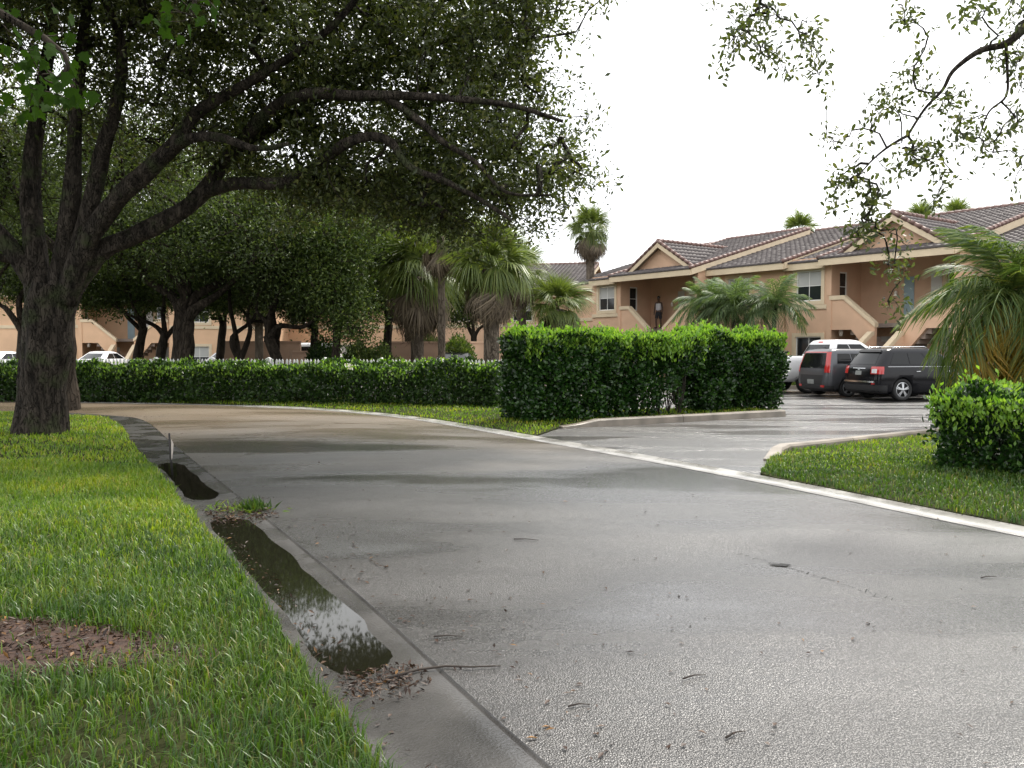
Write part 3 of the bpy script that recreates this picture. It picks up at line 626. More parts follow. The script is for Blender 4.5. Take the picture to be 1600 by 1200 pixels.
def stair_bay(b, xc, y0, st='stucco', blue=True, lampon=True):
    """shared V stair: centre flight from the ground to a landing, two flights up to the side landings"""
    hw = 2.66; th = .18
    for s in (-1, 1):
        X = lambda v: xc+s*v
        pl = [(X(hw), 3.72), (X(2.0), 3.72), (X(.55), 2.52), (X(.55), 1.15), (X(1.62), 2.42), (X(hw), 2.42)]
        if s < 0: pl = pl[::-1]
        w = bpart('stair_wall', st, b, prisms=[(pl, 'y', y0, y0+th)])
        cp = MB()
        cp.prism([(X(hw), 3.72), (X(1.98), 3.72), (X(1.98), 3.90), (X(hw), 3.90)], 'y', y0-.05, y0+th+.05)
        cp.prism([(X(1.978), 3.72), (X(.52), 2.50), (X(.52), 2.70), (X(1.978), 3.90)], 'y', y0-.05, y0+th+.05); cp.obj('stair_cap', 'trim', w)
        # upper flight steps and landing slab
        for k in range(6):
            xa, xb = X(.5+.25*k+.0), X(.5+.25*(k+1)); q = MB(); q.box(min(xa, xb), max(xa, xb), y0+th, y0+th+1.1, 1.5+.2*k-.1, 1.5+.2*(k+1)); q.obj('step', 'step', b)
        xa, xb = X(2.0), X(hw); q = MB(); q.box(min(xa, xb), max(xa, xb), y0+th, y0+2.4, 2.5, 2.7); q.obj('landing', 'step', b)
        # lower flight cheek walls
        xa, xb = X(.56), X(.72)
        w = bpart('cheek_wall', st, b, prisms=[([(y0-2.5, 0), (y0-.002, 0), (y0-.002, 2.15), (y0-.15, 2.15), (y0-2.5, .75)], 'x', min(xa, xb), max(xa, xb))])
        e = .035; bpart('cheek_cap', 'trim', w, prisms=[([(y0-2.55, .72), (y0-.15, 2.15), (y0-.052, 2.15), (y0-.052, 2.32), (y0-.2, 2.32), (y0-2.55, .90)], 'x', min(xa, xb)-e, max(xa, xb)+e)])
    for k in range(8):
        q = MB(); q.box(xc-.555, xc+.555, y0-.28*(8-k)-.05, y0-.28*(7-k)-.05, 0, .19*(k+1)-.02); q.obj('step', 'step', b)
    q = MB(); q.box(xc-.5, xc+.5, y0-.05, y0+1.3, 1.3, 1.5); q.obj('landing', 'step', b)
    q = MB(); q.box(xc-1.995, xc+1.995, y0+1.32, y0+2.398, 2.52, 2.695); q.obj('walkway', 'step', b)
def back_bay(b, xc, y0, st='stucco', blue=True):
    hw = 2.66; yb = y0+2.4
    wall('recess_wall', st, b, xc-hw, xc+hw, 0, 5.6, yb, .2, [(xc+1.2, xc+1.75, 4.0, 4.95)])
    window(b, xc+1.2, xc+1.75, 4.0, 4.95, yb, mull=0, rows=2)
    door(b, xc-.62, xc-.18, 2.7, 4.7, yb, 'door_blue' if blue else 'door_white'); door(b, xc+.55, xc+1.0, 2.7, 4.75, yb, 'door_white')
    for s in (-1, 1): door(b, xc+s*1.6-.45, xc+s*1.6+.45, .1, 2.15, yb, 'door_white')
    lm = MB(); lm.tube([(xc-hw+.35, y0+.35, 2.15), (xc-hw+.35, y0+.35, 2.3), (xc-hw+.35, y0+.35, 2.42)], [.07, .1, .08], 10); lm.obj('porch_lamp', 'lamp', b)
    lm = MB(); lm.tube([(xc-.95, yb-.12, 3.9), (xc-.95, yb-.12, 4.0), (xc-.95, yb-.12, 4.12)], [.05, .08, .06], 10); lm.obj('wall_lamp', 'lamp', b)
def module(b, xc, y0, st='stucco', bayw=2.25, blue=True):
    hw = 2.66; xl = xc-hw-bayw
    ops = [(xc-hw-1.72, xc-hw-.42, 3.72, 5.08), (xc-hw-1.72, xc-hw-.40, .05, 2.15)]
    wall('bay_wall', st, b, xl, xc-hw, 0, 5.62, y0+.02, .2, ops)
    window(b, *ops[0], y0+.02, mull=1, rows=2, blind=True); window(b, *ops[1], y0+.02, mull=1, rows=1)
    bpart('band_course', 'trim', b, [(xl+.01, xc-hw-.13, y0-.04, y0+.0185, 3.36, 3.545)])
    bpart('corner_post', st, b, [(xc-hw-.12, xc-hw+.1, y0-.04, y0+.018, 0, 3.70), (xc-hw-.12, xc-hw+.1, y0-.04, y0+.018, 3.92, 5.25)])
    # side wall of the bay inside the recess, with the narrow window
    so_ = [(y0+.75, y0+1.35, 3.7, 5.0)]
    wall('side_wall', st, b, y0+.221, y0+2.4, 0, 5.55, xc-hw-.2, .2, so_, side=True); window(b, *so_[0], xc-hw, side=True, mull=0, rows=2, trim=False)
    wall('side_wall', st, b, y0+.02, y0+2.4, 0, 5.55, xc+hw, .2, (), side=True)
    back_bay(b, xc, y0, st, blue); stair_bay(b, xc, y0, st)
    # roof: bay part a little back, porch part forward
    xs_ = xc-hw-.15
    mainroof(b, xl+.05, xs_, y0-.28, rake_l=False, rake_r=False, back=False, run=9.3, z=ZE-.06)
    mainroof(b, xs_, xc+hw+.25, y0-.62)
    porch_gable(b, xc+.12, y0+.35, ZE+.27, ZE+1.62)
    bpart('end_wall', st, b, prisms=[([(y0+2.6, 0), (y0+16, 0), (y0+16, 5.4), (y0+9, 7.95), (y0+2.6, 6.2)], 'x', xc+hw-.02, xc+hw+.18)])
def plainseg(b, x0, x1, y0, st='stucco', wins=()):
    ops = list(wins)
    wall('front_wall', st, b, x0, x1, 0, 5.6, y0, .2, ops)
    for w_ in ops: window(b, *w_, y0, mull=1, rows=2, blind=True)
    mainroof(b, x0-.1, x1+.3, y0-.55, rake_l=False)
    bpart('band_course', 'trim', b, [(x0+.02, x1-.02, y0-.05, y0-.002, 3.3, 3.5)])
    bpart('end_wall', st, b, prisms=[([(y0+.2, 0), (y0+14, 0), (y0+14, 5.6), (y0+9.3, 7.9), (y0+.2, 5.45)], 'x', x1-.2, x1)])
O_ = U3*18.64+N3*32.6
B1 = setp(empty('apartment_building', tuple(O_), math.atan2(-.809, .588)), 'peach two storey apartment building with dark tiled roofs and V shaped outside stairs', 'building')
module(B1, 0, 0)
plainseg(B1, -9.34, -4.95, -.05, wins=[(-8.2, -6.9, 3.7, 5.0), (-8.2, -6.9, .6, 2.1)])
module(B1, -12.0, -1.15, blue=False)
plainseg(B1, 2.9, 9.5, 1.35, wins=[(5.0, 6.4, 3.7, 5.05), (5.0, 6.4, .6, 2.1)])
plainseg(B1, -22, -16.95, 1.1, wins=[(-18.35, -17.15, 3.75, 5.0), (-18.35, -17.15, .7, 2.1)])
# building across the lot with its ridge turned the other way
c = P(905, 545, 62); B2 = setp(empty('tile_roofed_house', (c[0], c[1]+1, 0), math.atan2(.588, .809)), 'distant house behind the tall fan palm, only its dark tiled roof showing', 'house')
wall('front_wall', 'stucco', B2, -14, 12, 0, 5.6, .6, .3); mainroof(B2, -14.3, 12.3, 0, run=9.2)
bpart('end_wall', 'stucco', B2, prisms=[([(.9, 0), (18, 0), (18, 5.4), (9.2, 7.9), (.9, 5.5)], 'x', 11.7, 12)])
mb = MB(); mb.tube([(3.1, 7.3, 7.2), (2.5, 7.0, 8.0)], [.16, .16], 10); mb.obj('vent_pipe', 'frame', B2)
mb = MB(); mb.tube([(4.6, 7.0, 7.2), (4.6, 7.0, 7.75)], [.17, .2], 10); mb.obj('roof_vent', 'trim', B2)
# building far behind the oaks
def far_house(name, label, loc, rz, st='stucco_far'):
    b = setp(empty(name, loc, rz), label, 'building')
    return b
B3 = far_house('apartment_building', 'pale peach apartment building with V stairs beyond the oak trunks and picket fence', (-24.4, 52.5, -.45), R(6))
module(B3, 0, 0, 'stucco_far', bayw=3)
plainseg(B3, 2.9, 9.2, -.6, 'stucco_far', wins=[(4.1, 5.3, .9, 2.2), (4.1, 5.3, 3.7, 5)])
plainseg(B3, -13, -5.7, -.4, 'stucco_far', wins=[(-10, -8.6, .9, 2.2), (-10, -8.6, 3.7, 5)])
B4 = far_house('apartment_building', 'peach apartment wall seen behind the fan palms and tan wall', (-7.5, 57, -.3), R(-14))
plainseg(B4, -10, 0, 0, 'stucco_far', wins=[(-8.5, -7.2, .9, 2.2), (-5, -3.7, .9, 2.2), (-8.5, -7.2, 3.7, 5), (-5, -3.7, 3.7, 5)])
plainseg(B4, 0.4, 12, -.9, 'stucco', wins=[(4, 5.3, 3.7, 5), (8, 9.3, 3.7, 5)])
# tan enclosure walls
def garden_wall(label, p0, p1, h, mat='tan_wall'):
    p0 = np.array(p0); p1 = np.array(p1); L_ = np.linalg.norm(p1-p0); w = setp(empty('garden_wall', (p0[0], p0[1], 0), math.atan2(*(p1-p0)[::-1])), label, 'wall')
    bpart('wall_face', mat, w, [(0, L_, -.1, .1, -.1, h-.08)]); bpart('coping', mat, w, [(-.03, L_+.03, -.14, .14, h-.08, h)]); return w
c0 = P(600, 545, 37); c1 = P(728, 545, 37); c2 = P(765, 545, 39)
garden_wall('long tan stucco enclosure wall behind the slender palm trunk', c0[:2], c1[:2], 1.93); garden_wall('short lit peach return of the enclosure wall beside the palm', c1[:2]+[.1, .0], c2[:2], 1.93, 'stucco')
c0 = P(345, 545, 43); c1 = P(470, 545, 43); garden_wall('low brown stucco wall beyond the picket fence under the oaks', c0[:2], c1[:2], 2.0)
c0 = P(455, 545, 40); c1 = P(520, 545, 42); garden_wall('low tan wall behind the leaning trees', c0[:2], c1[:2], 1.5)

# ------------------------------------------------------------------ picket fence behind the long hedge
HP = [(-17, 25.4), (-12, 25.2), (-7, 24.4), (-3.2, 23.2), (-.3, 22.35)]      # hedge centre line
HS = np.array([p[:2] for p in smooth_path([(*p, 0) for p in HP], 10)])
FP = offset(HS, 1.05); L_ = np.concatenate([[0], np.cumsum(np.linalg.norm(np.diff(FP, axis=0), axis=1))])
fence = setp(empty('picket_fence', (FP[0][0], FP[0][1], 0)), 'white picket fence showing its tips above the long hedge', 'fence')
pk = MB(); pk.prism([(-.032, .06), (.032, .06), (.032, 1.24), (0, 1.29), (-.032, 1.24)], 'y', -.01, .01); pkm = pk.mesh('picket', True); pkm.materials.append(M['picket'])
po = MB(); po.box(-.05, .05, -.05, .05, -.1, 1.27); po.prism([(-.065, 1.27), (.065, 1.27), (.065, 1.3), (0, 1.34), (-.065, 1.3)], 'y', -.065, .065); pom = po.mesh('post', True); pom.materials.append(M['picket'])
def fpt(s): return np.array([np.interp(s, L_, FP[:, 0]), np.interp(s, L_, FP[:, 1])])
s = .0
while s < L_[-1]-.3:
    a_ = fpt(s); b_ = fpt(s+.05); ang = math.atan2(*(b_-a_)[::-1])
    o = bpy.data.objects.new('picket', pkm); COL.objects.link(o); o.parent = fence; o.location = (a_[0]-FP[0][0], a_[1]-FP[0][1], 0); o.rotation_euler = (rng.normal()*.01, rng.normal()*.012, ang); s += .118
for s in np.arange(.06, L_[-1]-.2, 1.89):
    a_ = fpt(s); b_ = fpt(s+.05); nn = unit(b_-a_); nn = np.array([nn[1], -nn[0]])*-1
    o = bpy.data.objects.new('post', pom); COL.objects.link(o); o.parent = fence; a2 = a_+nn*.09; o.location = (a2[0]-FP[0][0], a2[1]-FP[0][1], 0); o.rotation_euler = (0, 0, math.atan2(*(b_-a_)[::-1]))
for z in (.3, .95):
    mb = MB(); q = [(*(fpt(s)+np.array([0, .03])-FP[0]), z) for s in np.linspace(0, L_[-1]-.2, 24)]
    mb.tube(q, [.025]*24, 4); mb.obj('rail', 'picket', fence)
# ------------------------------------------------------------------ hedges
def hedge(name, label, path, thick, height, n, leaf, mat, matnew=None, nnew=0, group=None, core=True, z0=.0, undercut=0.25, rough=.1, seed=0, shoots=0, gap=None, cat='hedge'):
    """clipped hedge along a centre line: real twigs inside, leaves in a deep shell"""
    path = np.array(path, float); L_ = np.concatenate([[0], np.cumsum(np.linalg.norm(np.diff(path, axis=0), axis=1))]); tot = L_[-1]
    t_all = unit(np.gradient(path, axis=0)); o0 = path[0]
    def place(s, a, z):
        c = np.stack([np.interp(s, L_, path[:, 0]), np.interp(s, L_, path[:, 1])], 1); tx = np.interp(s, L_, t_all[:, 0]); ty = np.interp(s, L_, t_all[:, 1])
        return np.stack([c[:, 0]-ty*a-o0[0], c[:, 1]+tx*a-o0[1], z], 1), np.stack([tx, ty], 1)
    root = setp(empty(name, (o0[0], o0[1], 0)), label, cat, group)
    def bulge(s, z, k): return np.array([noise.noise(Vector((a*1.1+seed*7, b*1.3, k)))+.5*noise.noise(Vector((a*3+seed*7, b*3, k+5))) for a, b in zip(s, z)])
    # surface samples: front, back, top, ends
    areas = np.array([tot*height, tot*height, tot*thick*1.3, thick*height, thick*height]); pk_ = rng.choice(5, n, p=areas/areas.sum())
    s = rng.uniform(0, tot, n); a = rng.uniform(-thick/2, thick/2, n); z = z0+rng.random(n)**.9*height
    dep = rng.exponential(.11, n)
    nx = np.zeros(n); na = np.zeros(n); nz = np.zeros(n)
    m_ = pk_ == 0; bl = bulge(s, z, 0)*rough
    und = undercut*np.clip(1-(z-z0)/(height*.45), 0, 1)**1.5
    a = np.where(m_, -thick/2-bl+dep+und, a); na[m_] = -1
    m_ = pk_ == 1; a = np.where(m_, thick/2+bl-dep-und, a); na[m_] = 1
    m_ = pk_ == 2; bt = bulge(s, a, 9)*rough; z = np.where(m_, z0+height+bt-dep, z); nz[m_] = 1
    m_ = pk_ == 3; s = np.where(m_, 0-bl+dep+und, s); nx[m_] = -1
    m_ = pk_ == 4; s = np.where(m_, tot+bl-dep-und, s); nx[m_] = 1
    if gap is not None:
        k_ = gap(s, a, z); s, a, z, nx, na, nz = (q[k_] for q in (s, a, z, nx, na, nz))
    C, t2 = place(np.clip(s, -.3, tot+.3), a, z); C += 0
    ov = np.where(s < 0, s, np.where(s > tot, s-tot, 0)); C[:, 0] += t2[:, 0]*ov; C[:, 1] += t2[:, 1]*ov
    outw = np.stack([t2[:, 0]*nx-t2[:, 1]*na, t2[:, 1]*nx+t2[:, 0]*na, nz], 1); k = len(C)
    A = unit(outw*.55+randdir(k)*.75+np.array([0, 0, .45])); Nn = unit(outw*.5+np.array([0, 0, .6])+randdir(k)*.6)
    Lf = leaf*rng.uniform(.6, 1.25, k); fo = link('foliage', leaves_mesh('foliage', C, A, Nn, Lf, Lf*.55, .15, .1, leaf > .065 and n < 60000), mat, root)
    if matnew:
        k = nnew; s = rng.uniform(-.05, tot+.05, k); a = rng.uniform(-thick/2-.06, thick/2+.06, k); bt = bulge(s, a, 9)*rough
        z = z0+height+bt+np.abs(rng.normal(size=k))*.07-.10*rng.random(k)
        ed = rng.random(k) < .45; a = np.where(ed, np.where(rng.random(k) < .8, -thick/2, thick/2)-bulge(s, z, 0)*rough+rng.normal(size=k)*.04, a); z = np.where(ed, z0+height-np.abs(rng.normal(size=k))*.2, z)
        C, t2 = place(s, a, z); A = unit(np.array([0, 0, 1.1])+randdir(k)*.75); Lf = leaf*rng.uniform(.6, 1.2, k)
        link('new_growth', leaves_mesh('new_growth', C, A, randdir(k), Lf, Lf*.5, .15, .1, False), matnew, root)
    # stems
    st = MB(); ns = max(6, int(tot*7))
    for i in range(ns):
        sv = np.clip((i+rng.random())/ns*tot, .3, tot-.3); av = rng.uniform(-thick*.3, thick*.3)
        c0_, _ = place(np.array([sv]), np.array([av*.6]), np.array([-.05])); 
        for j in range(3):
            c1_, _ = place(np.array([np.clip(sv+rng.normal()*.2, .25, tot-.25)]), np.array([np.clip(av+rng.normal()*thick*.15, -thick*.36, thick*.36)]), np.array([z0+height*rng.uniform(.7, .92)])); mid = (c0_[0]*.55+c1_[0]*.45)+rng.normal(size=3)*.05
            st.tube([c0_[0], mid, c1_[0]], [.014, .010, .004], 4, False)
    st.obj('stems', 'twig', root, fix=False)
    return root
hd = unit(np.array([6.55-.5, 20.75-17.5])); hb = np.array([.35, 17.45])
H1 = [tuple(hb+hd*t_) for t_ in np.linspace(-.1, 4.6, 8)]; H2 = [tuple(hb+hd*t_+np.array([-hd[1], hd[0]])*.45) for t_ in np.linspace(5.0, 7.72, 6)]
H1 = [(p[0]-.45*hd[1], p[1]+.45*hd[0]) for p in H1]; H2 = [(p[0]-.45*hd[1], p[1]+.45*hd[0]) for p in H2]
def gap1(s, a, z): return ~((s > 3.55) & (z < .5+.62*(s-3.55)) & (rng.random(len(s)) < .97)) & ~((z < .25) & (s > 1.6) & (rng.random(len(s)) < .5))
def gap2(s, a, z): return ~((z < .15) & (rng.random(len(s)) < .5))
hedge('tall_hedge', 'tall clipped hedge beside the road bend, longer half left of the bare gap', H1, 1.15, 1.83, 46000, .105, 'hedge_leaf', 'hedge_new', 9500, 'tall hedge by the driveway', undercut=.16, rough=.3, seed=1, gap=gap1)
hedge('tall_hedge', 'tall clipped hedge at the lot end of the driveway kerb, shorter half', H2, 1.15, 1.92, 30000, .105, 'hedge_leaf', 'hedge_new', 6000, 'tall hedge by the driveway', undercut=.22, rough=.3, seed=2, gap=gap2)
hedge('long_hedge', 'long low clipped hedge with white flowers in front of the picket fence', [tuple(p) for p in HS], 1.25, 1.07, 58000, .105, 'low_leaf', 'hedge_new', 5200, undercut=.15, rough=.3, seed=3)
fl = []
for sx, y in ((632, 573), (700, 570), (738, 573), (548, 573), (610, 586)):
    q = P(sx, y, 22.6); fl.append(q)
for k_, q in enumerate(fl):
    root = bpy.data.objects['long_hedge']; n = 26; C = rng.normal(size=(n, 3))*[.07, .07, .05]+np.array(q)-np.array(root.location); link('flower_head', leaves_mesh('fl', C, randdir(n), randdir(n), np.full(n, .055), np.full(n, .045)), 'flower', root)
q0 = np.array([5.30, 10.45]); dv = unit(np.array([.62, -.78])); nv = np.array([.78, .62])
H3 = [tuple(q0+nv*.85+dv*t_) for t_ in np.linspace(0, 5.6, 8)]
hedge('low_hedge', 'low clipped hedge on the grass corner right of the driveway', H3, 1.7, .97, 46000, .078, 'hedge_leaf', 'hedge_new', 9000, undercut=.06, rough=.28, seed=4, z0=.02)
# taller shoots on the low hedge
def shrub(name, label, c, rx, ry, h, n, leaf, mat, group=None, cat='shrub', z0=0):
    root = setp(empty(name, (c[0], c[1], 0)), label, cat, group); d = randdir(n); d[:, 2] = np.abs(d[:, 2])*1.3-.35; rr = rng.random(n)**.35
    bl = np.array([1+.3*noise.noise(Vector((v[0]*2.2+c[0], v[1]*2.2, v[2]*2.2))) for v in d])
    C = np.stack([d[:, 0]*rx*rr*bl, d[:, 1]*ry*rr*bl, z0+np.clip(h*.42+d[:, 2]*h*.55*rr*bl, .03, None)], 1)
    Lf = leaf*rng.uniform(.6, 1.3, n); link('foliage', leaves_mesh('foliage', C, unit(d+randdir(n)*.7+[0, 0, .3]), unit(d+randdir(n)*.6), Lf, Lf*.5), mat, root)
    st = MB()
    for i in range(8): e = C[rng.integers(n)]; st.tube([(rng.normal()*.05, rng.normal()*.05, -.05), (e[0]*.4, e[1]*.4, e[2]*.6), tuple(e)], [.015, .01, .004], 4, False)
    st.obj('stems', 'twig', root, fix=False); return root
# foundation shrubs along the building and fillers
for k_, (s_, n_) in enumerate(((11.2, 30.6), (12.7, 30.7), (14.1, 30.5), (9.7, 30.6))):
    c = U*s_+NN*n_; shrub('foundation_shrub', 'rounded dark green shrub planted along the front of the peach building', c, .85, .85, 1.15, 2600, .09, 'hedge_leaf', 'shrubs in front of the building', z0=.05)
for k_, (x, d, h, mt, lb) in enumerate(((560, 33, 2.0, 'lime_leaf', 'lime green leafy shrub drooping behind the picket fence'), (590, 30, 1.8, 'lime_leaf', 'yellow green bush hanging near the tan wall and fence'), (668, 38.5, 2.6, 'oak_leaf_far', 'dark round bush standing before the peach wall behind the palms'), (716, 34, 2.3, 'lime_leaf', 'light green young tree with bright leaves beside the slender palm trunk'), (735, 31, 1.3, 'low_leaf', 'small dark shrub at the foot of the tan wall'), (505, 36, 2.2, 'low_leaf', 'dark leafy shrub between the leaning trees'))):
    c = P(x, 545, d); shrub('shrub', lb, c[:2], .8, .8, h, 3200, .12, mt)

# ------------------------------------------------------------------ trees
def grow(nodes_, clusters, r_tip=.006, power=.5):
    """attach every cluster to the nearest grown point; returns tubes (list of (p0,mid,p1,r0,r1))"""
    nodes_ = np.array(nodes_); n0 = len(nodes_); clusters = np.array(clusters)
    d0 = np.min(np.linalg.norm(clusters[:, None]-nodes_[None], axis=2), axis=1) if len(clusters)*n0 < 4e6 else np.array([np.min(np.linalg.norm(nodes_-c, axis=1)) for c in clusters])
    order = np.argsort(d0); allp = np.zeros((n0+len(clusters), 3)); allp[:n0] = nodes_; par = np.full(n0+len(clusters), -1); m_ = n0
    for i in order:
        d = np.linalg.norm(allp[:m_]-clusters[i], axis=1); d[n0:m_] *= 1.05; par[m_] = int(np.argmin(d)); allp[m_] = clusters[i]; m_ += 1
    cnt = np.ones(m_)
    for i in range(m_-1, n0-1, -1): cnt[par[i]] += cnt[i]
    segs = []
    for i in range(n0, m_):
        p0 = allp[par[i]]; p1 = allp[i]; L_ = np.linalg.norm(p1-p0); mid = (p0+p1)/2+rng.normal(size=3)*L_*.10+np.array([0, 0, L_*.06]); r = min(r_tip*cnt[i]**power, .09); segs.append((p0, mid, p1, r*1.15, r))
    return segs
def tubes_mesh(name, segs, sides=4):
    n = len(segs); P0 = np.array([s[0] for s in segs]); PM = np.array([s[1] for s in segs]); P1 = np.array([s[2] for s in segs]); r0 = np.array([s[3] for s in segs]); r1 = np.array([s[4] for s in segs])
    t_ = unit(P1-P0); a = unit(np.cross(t_, np.array([[.31, .2, .93]]))); b = np.cross(t_, a); V = np.zeros((n, 3, sides, 3))
    for k in range(sides):
        an = 2*math.pi*k/sides; dv_ = a*math.cos(an)+b*math.sin(an)
        V[:, 0, k] = P0+dv_*r0[:, None]; V[:, 1, k] = PM+dv_*((r0+r1)/2)[:, None]; V[:, 2, k] = P1+dv_*r1[:, None]
    F = []
    for j in range(2):
        for k in range(sides): F.append((j*sides+k, j*sides+(k+1) % sides, (j+1)*sides+(k+1) % sides, (j+1)*sides+k))
    F = (np.arange(n)[:, None, None]*3*sides+np.array(F)[None]).reshape(-1, 4)
    return npmesh(name, V.reshape(-1, 3), F, True)
def spray(C, per, sd, leaf, flat=.75, wd=.42, name='crown', fine=False, hang=.0):
    n = len(C)*per; c = np.repeat(C, per, 0); off = rng.normal(size=(n, 3))*sd*np.array([1, 1, flat]); pos = c+off
    A = unit(randdir(n)+unit(off)*.6+np.array([0, 0, -hang])); Lf = leaf*rng.uniform(.6, 1.35, n)
    return leaves_mesh(name, pos, A, unit(randdir(n)+np.array([0, 0, .7])), Lf, Lf*wd, .15, .12, fine)
def ell_points(ells, n, shell=.55):
    w_ = np.array([e[3]*e[4]*e[5] for e in ells])**.8; pk_ = rng.choice(len(ells), n, p=w_/w_.sum()); d = randdir(n); r_ = rng.random(n)**shell*.98
    E = np.array(ells)[pk_]; bl = np.array([1+.28*noise.noise(Vector((v[0]*1.8+k*3.1, v[1]*1.8, v[2]*1.8))) for v, k in zip(d, pk_)])
    return E[:, :3]+d*E[:, 3:6]*(r_*bl)[:, None]
def tree(name, label, base, limbs, ells, nclu, per, leaf, lmat, bmat, sd=.26, sides=12, group=None, cat='tree', extra=None, drop=None, rtip=.006, shell=.5, dense=1.0):
    nclu = int(nclu*dense)
    base = np.array(base, float); root = setp(empty(name, tuple(base)), label, cat, group); nodes_ = []
    tk = MB()
    for j, (pts, r0, r1, pw) in enumerate(limbs):
        pts = smooth_path(pts, 6); k = len(pts); rad = r1+(r0-r1)*(1-np.linspace(0, 1, k))**pw
        if j == 0:
            h = np.array([p[2]-base[2] for p in pts]); rad = rad*(1+.24*np.exp(-np.clip(h, 0, None)/.16))
        mb = tk if j == 0 else MB(); mb.tube([p-base for p in pts], rad, sides if j == 0 else max(6, sides-4), True, .22, j*3)
        if j: mb.obj('limb', bmat, root, fix=False)
        nodes_ += [p for p in (pts[int(k*.75):] if j == 0 else pts[int(k*.2):])]
    tk.obj('trunk', bmat, root, fix=False)
    C = ell_points(ells, nclu, shell)
    if drop is not None: C = C[~drop(C)]
    if extra is not None: C = np.concatenate([C, extra])
    segs = grow(nodes_, C, rtip); setp(link('branches', tubes_mesh('branches', [(a-base, m2-base, b-base, c, d) for a, m2, b, c, d in segs], 4), bmat, root), kind='stuff')
    link('crown', spray(C-base, per, sd, leaf), lmat, root)
    return root
# 1. the big oak on the left lawn
tb = P(62, 683, 14.9); tb[2] = 0.0
def PL(lst): return [P(*q) for q in lst]
fork = P(85, 445, 14.9)
limbs = [([tuple(tb+[0, 0, -.1]), P(64, 640, 14.9), P(70, 580, 14.9), P(76, 510, 14.9), fork], .40, .40, 1.0),
         (PL([(62, 490, 14.9), (55, 400, 14.95), (48, 290, 15.1), (60, 170, 15.3), (80, 40, 15.5), (70, -120, 15.6)]), .24, .06, 1),
         (PL([(88, 480, 14.85), (100, 400, 14.8), (112, 300, 14.6), (118, 190, 14.4), (130, 60, 14.2), (150, -100, 14)]), .21, .05, 1),
         (PL([(102, 470, 14.8), (126, 380, 14.7), (145, 300, 14.6), (165, 220, 14.4), (185, 150, 14.2), (190, 70, 14.0), (165, 0, 13.8), (150, -90, 13.6)]), .18, .04, 1),
         (PL([(100, 470, 14.8), (140, 370, 14.6), (185, 310, 14.4), (235, 262, 14.2), (275, 225, 14.1), (300, 185, 14.0), (335, 158, 13.8), (420, 110, 13.5), (520, 40, 13.2), (600, -60, 13)]), .19, .03, .9),
         (PL([(104, 470, 14.9), (150, 398, 14.9), (215, 366, 15), (275, 335, 15.1), (318, 300, 15.2), (350, 255, 15.3), (385, 225, 15.3), (440, 190, 15.2), (480, 165, 15.1), (520, 120, 15), (555, 70, 14.9), (580, 0, 14.8)]), .19, .03, .9),
         (PL([(318, 300, 15.20), (372, 286, 14.81), (440, 286, 14.07), (485, 265, 15), (535, 228, 13.40), (575, 214, 13.30), (610, 222, 13.20), (640, 260, 13.10), (700, 285, 13.00), (760, 318, 13.00), (800, 345, 13.00)]), .12, .025, 1),
         (PL([(350, 255, 15.11), (420, 175, 14.16), (480, 148, 13.39), (560, 150, 13.10), (640, 150, 12.90), (720, 155, 12.80), (800, 165, 12.70), (880, 190, 12.70)]), .12, .025, 1),
         (PL([(600, 150, 13.00), (650, 185, 12.90), (690, 220, 12.80), (745, 255, 12.80), (790, 300, 12.80), (860, 305, 12.80)]), .065, .015, 1),
         (PL([(272, 230, 14.1), (300, 215, 13.6), (345, 215, 13.2), (400, 232, 12.8), (450, 225, 12.5)]), .10, .03, 1),
         (PL([(520, 120, 15), (620, 90, 15), (720, 60, 14.8), (830, 60, 14.6), (900, 50, 14.5)]), .07, .015, 1),
         (PL([(60, 450, 14.9), (10, 380, 14.8), (-60, 310, 14.6), (-160, 240, 14.3)]), .2, .06, 1)]
ells = [(-8.6, 15.2, 9.6, 5.2, 5, 3.0), (-5.2, 14.6, 8.2, 3.6, 4, 2.3), (-2.3, 15.0, 7.4, 3.0, 3.2, 2.3), (-.75, 15.0, 5.75, 2.15, 2.2, 1.75), (-.2, 14.4, 7.9, 1.75, 2.4, 1.9),
        (-3.2, 15.4, 5.6, 2.3, 2.2, 1.5), (-12.5, 15.5, 7.4, 3.4, 4, 3.0), (-6.5, 10.2, 8.6, 4, 3, 2), (-9.5, 12.5, 7.8, 3, 3, 1.7), (-5.6, 15.5, 6.0, 2.6, 2.2, 1.3), (-1.3, 15.0, 4.5, 1.9, 1.8, 1.0), (-3.6, 15.4, 4.7, 1.8, 1.8, .9), (.3, 14.3, 4.6, 1.2, 1.5, 1.0), (-.7, 14.5, 4.15, 1.7, 1.6, .8), (-2.7, 14.9, 4.3, 1.7, 1.6, .8)]
def drop(C):
    d1 = P(600, 185, 14.5); v = C-d1; v[:, 1] *= .25; v[:, 0] *= .55
    return (np.linalg.norm(v, axis=1) < .42) & (rng.random(len(C)) < .85)
tree('oak_tree', 'big spreading oak with a thick mossy trunk on the left lawn', tb, limbs, ells, 4500, 62, .106, 'oak_leaf', 'bark', .185, 22, drop=drop)
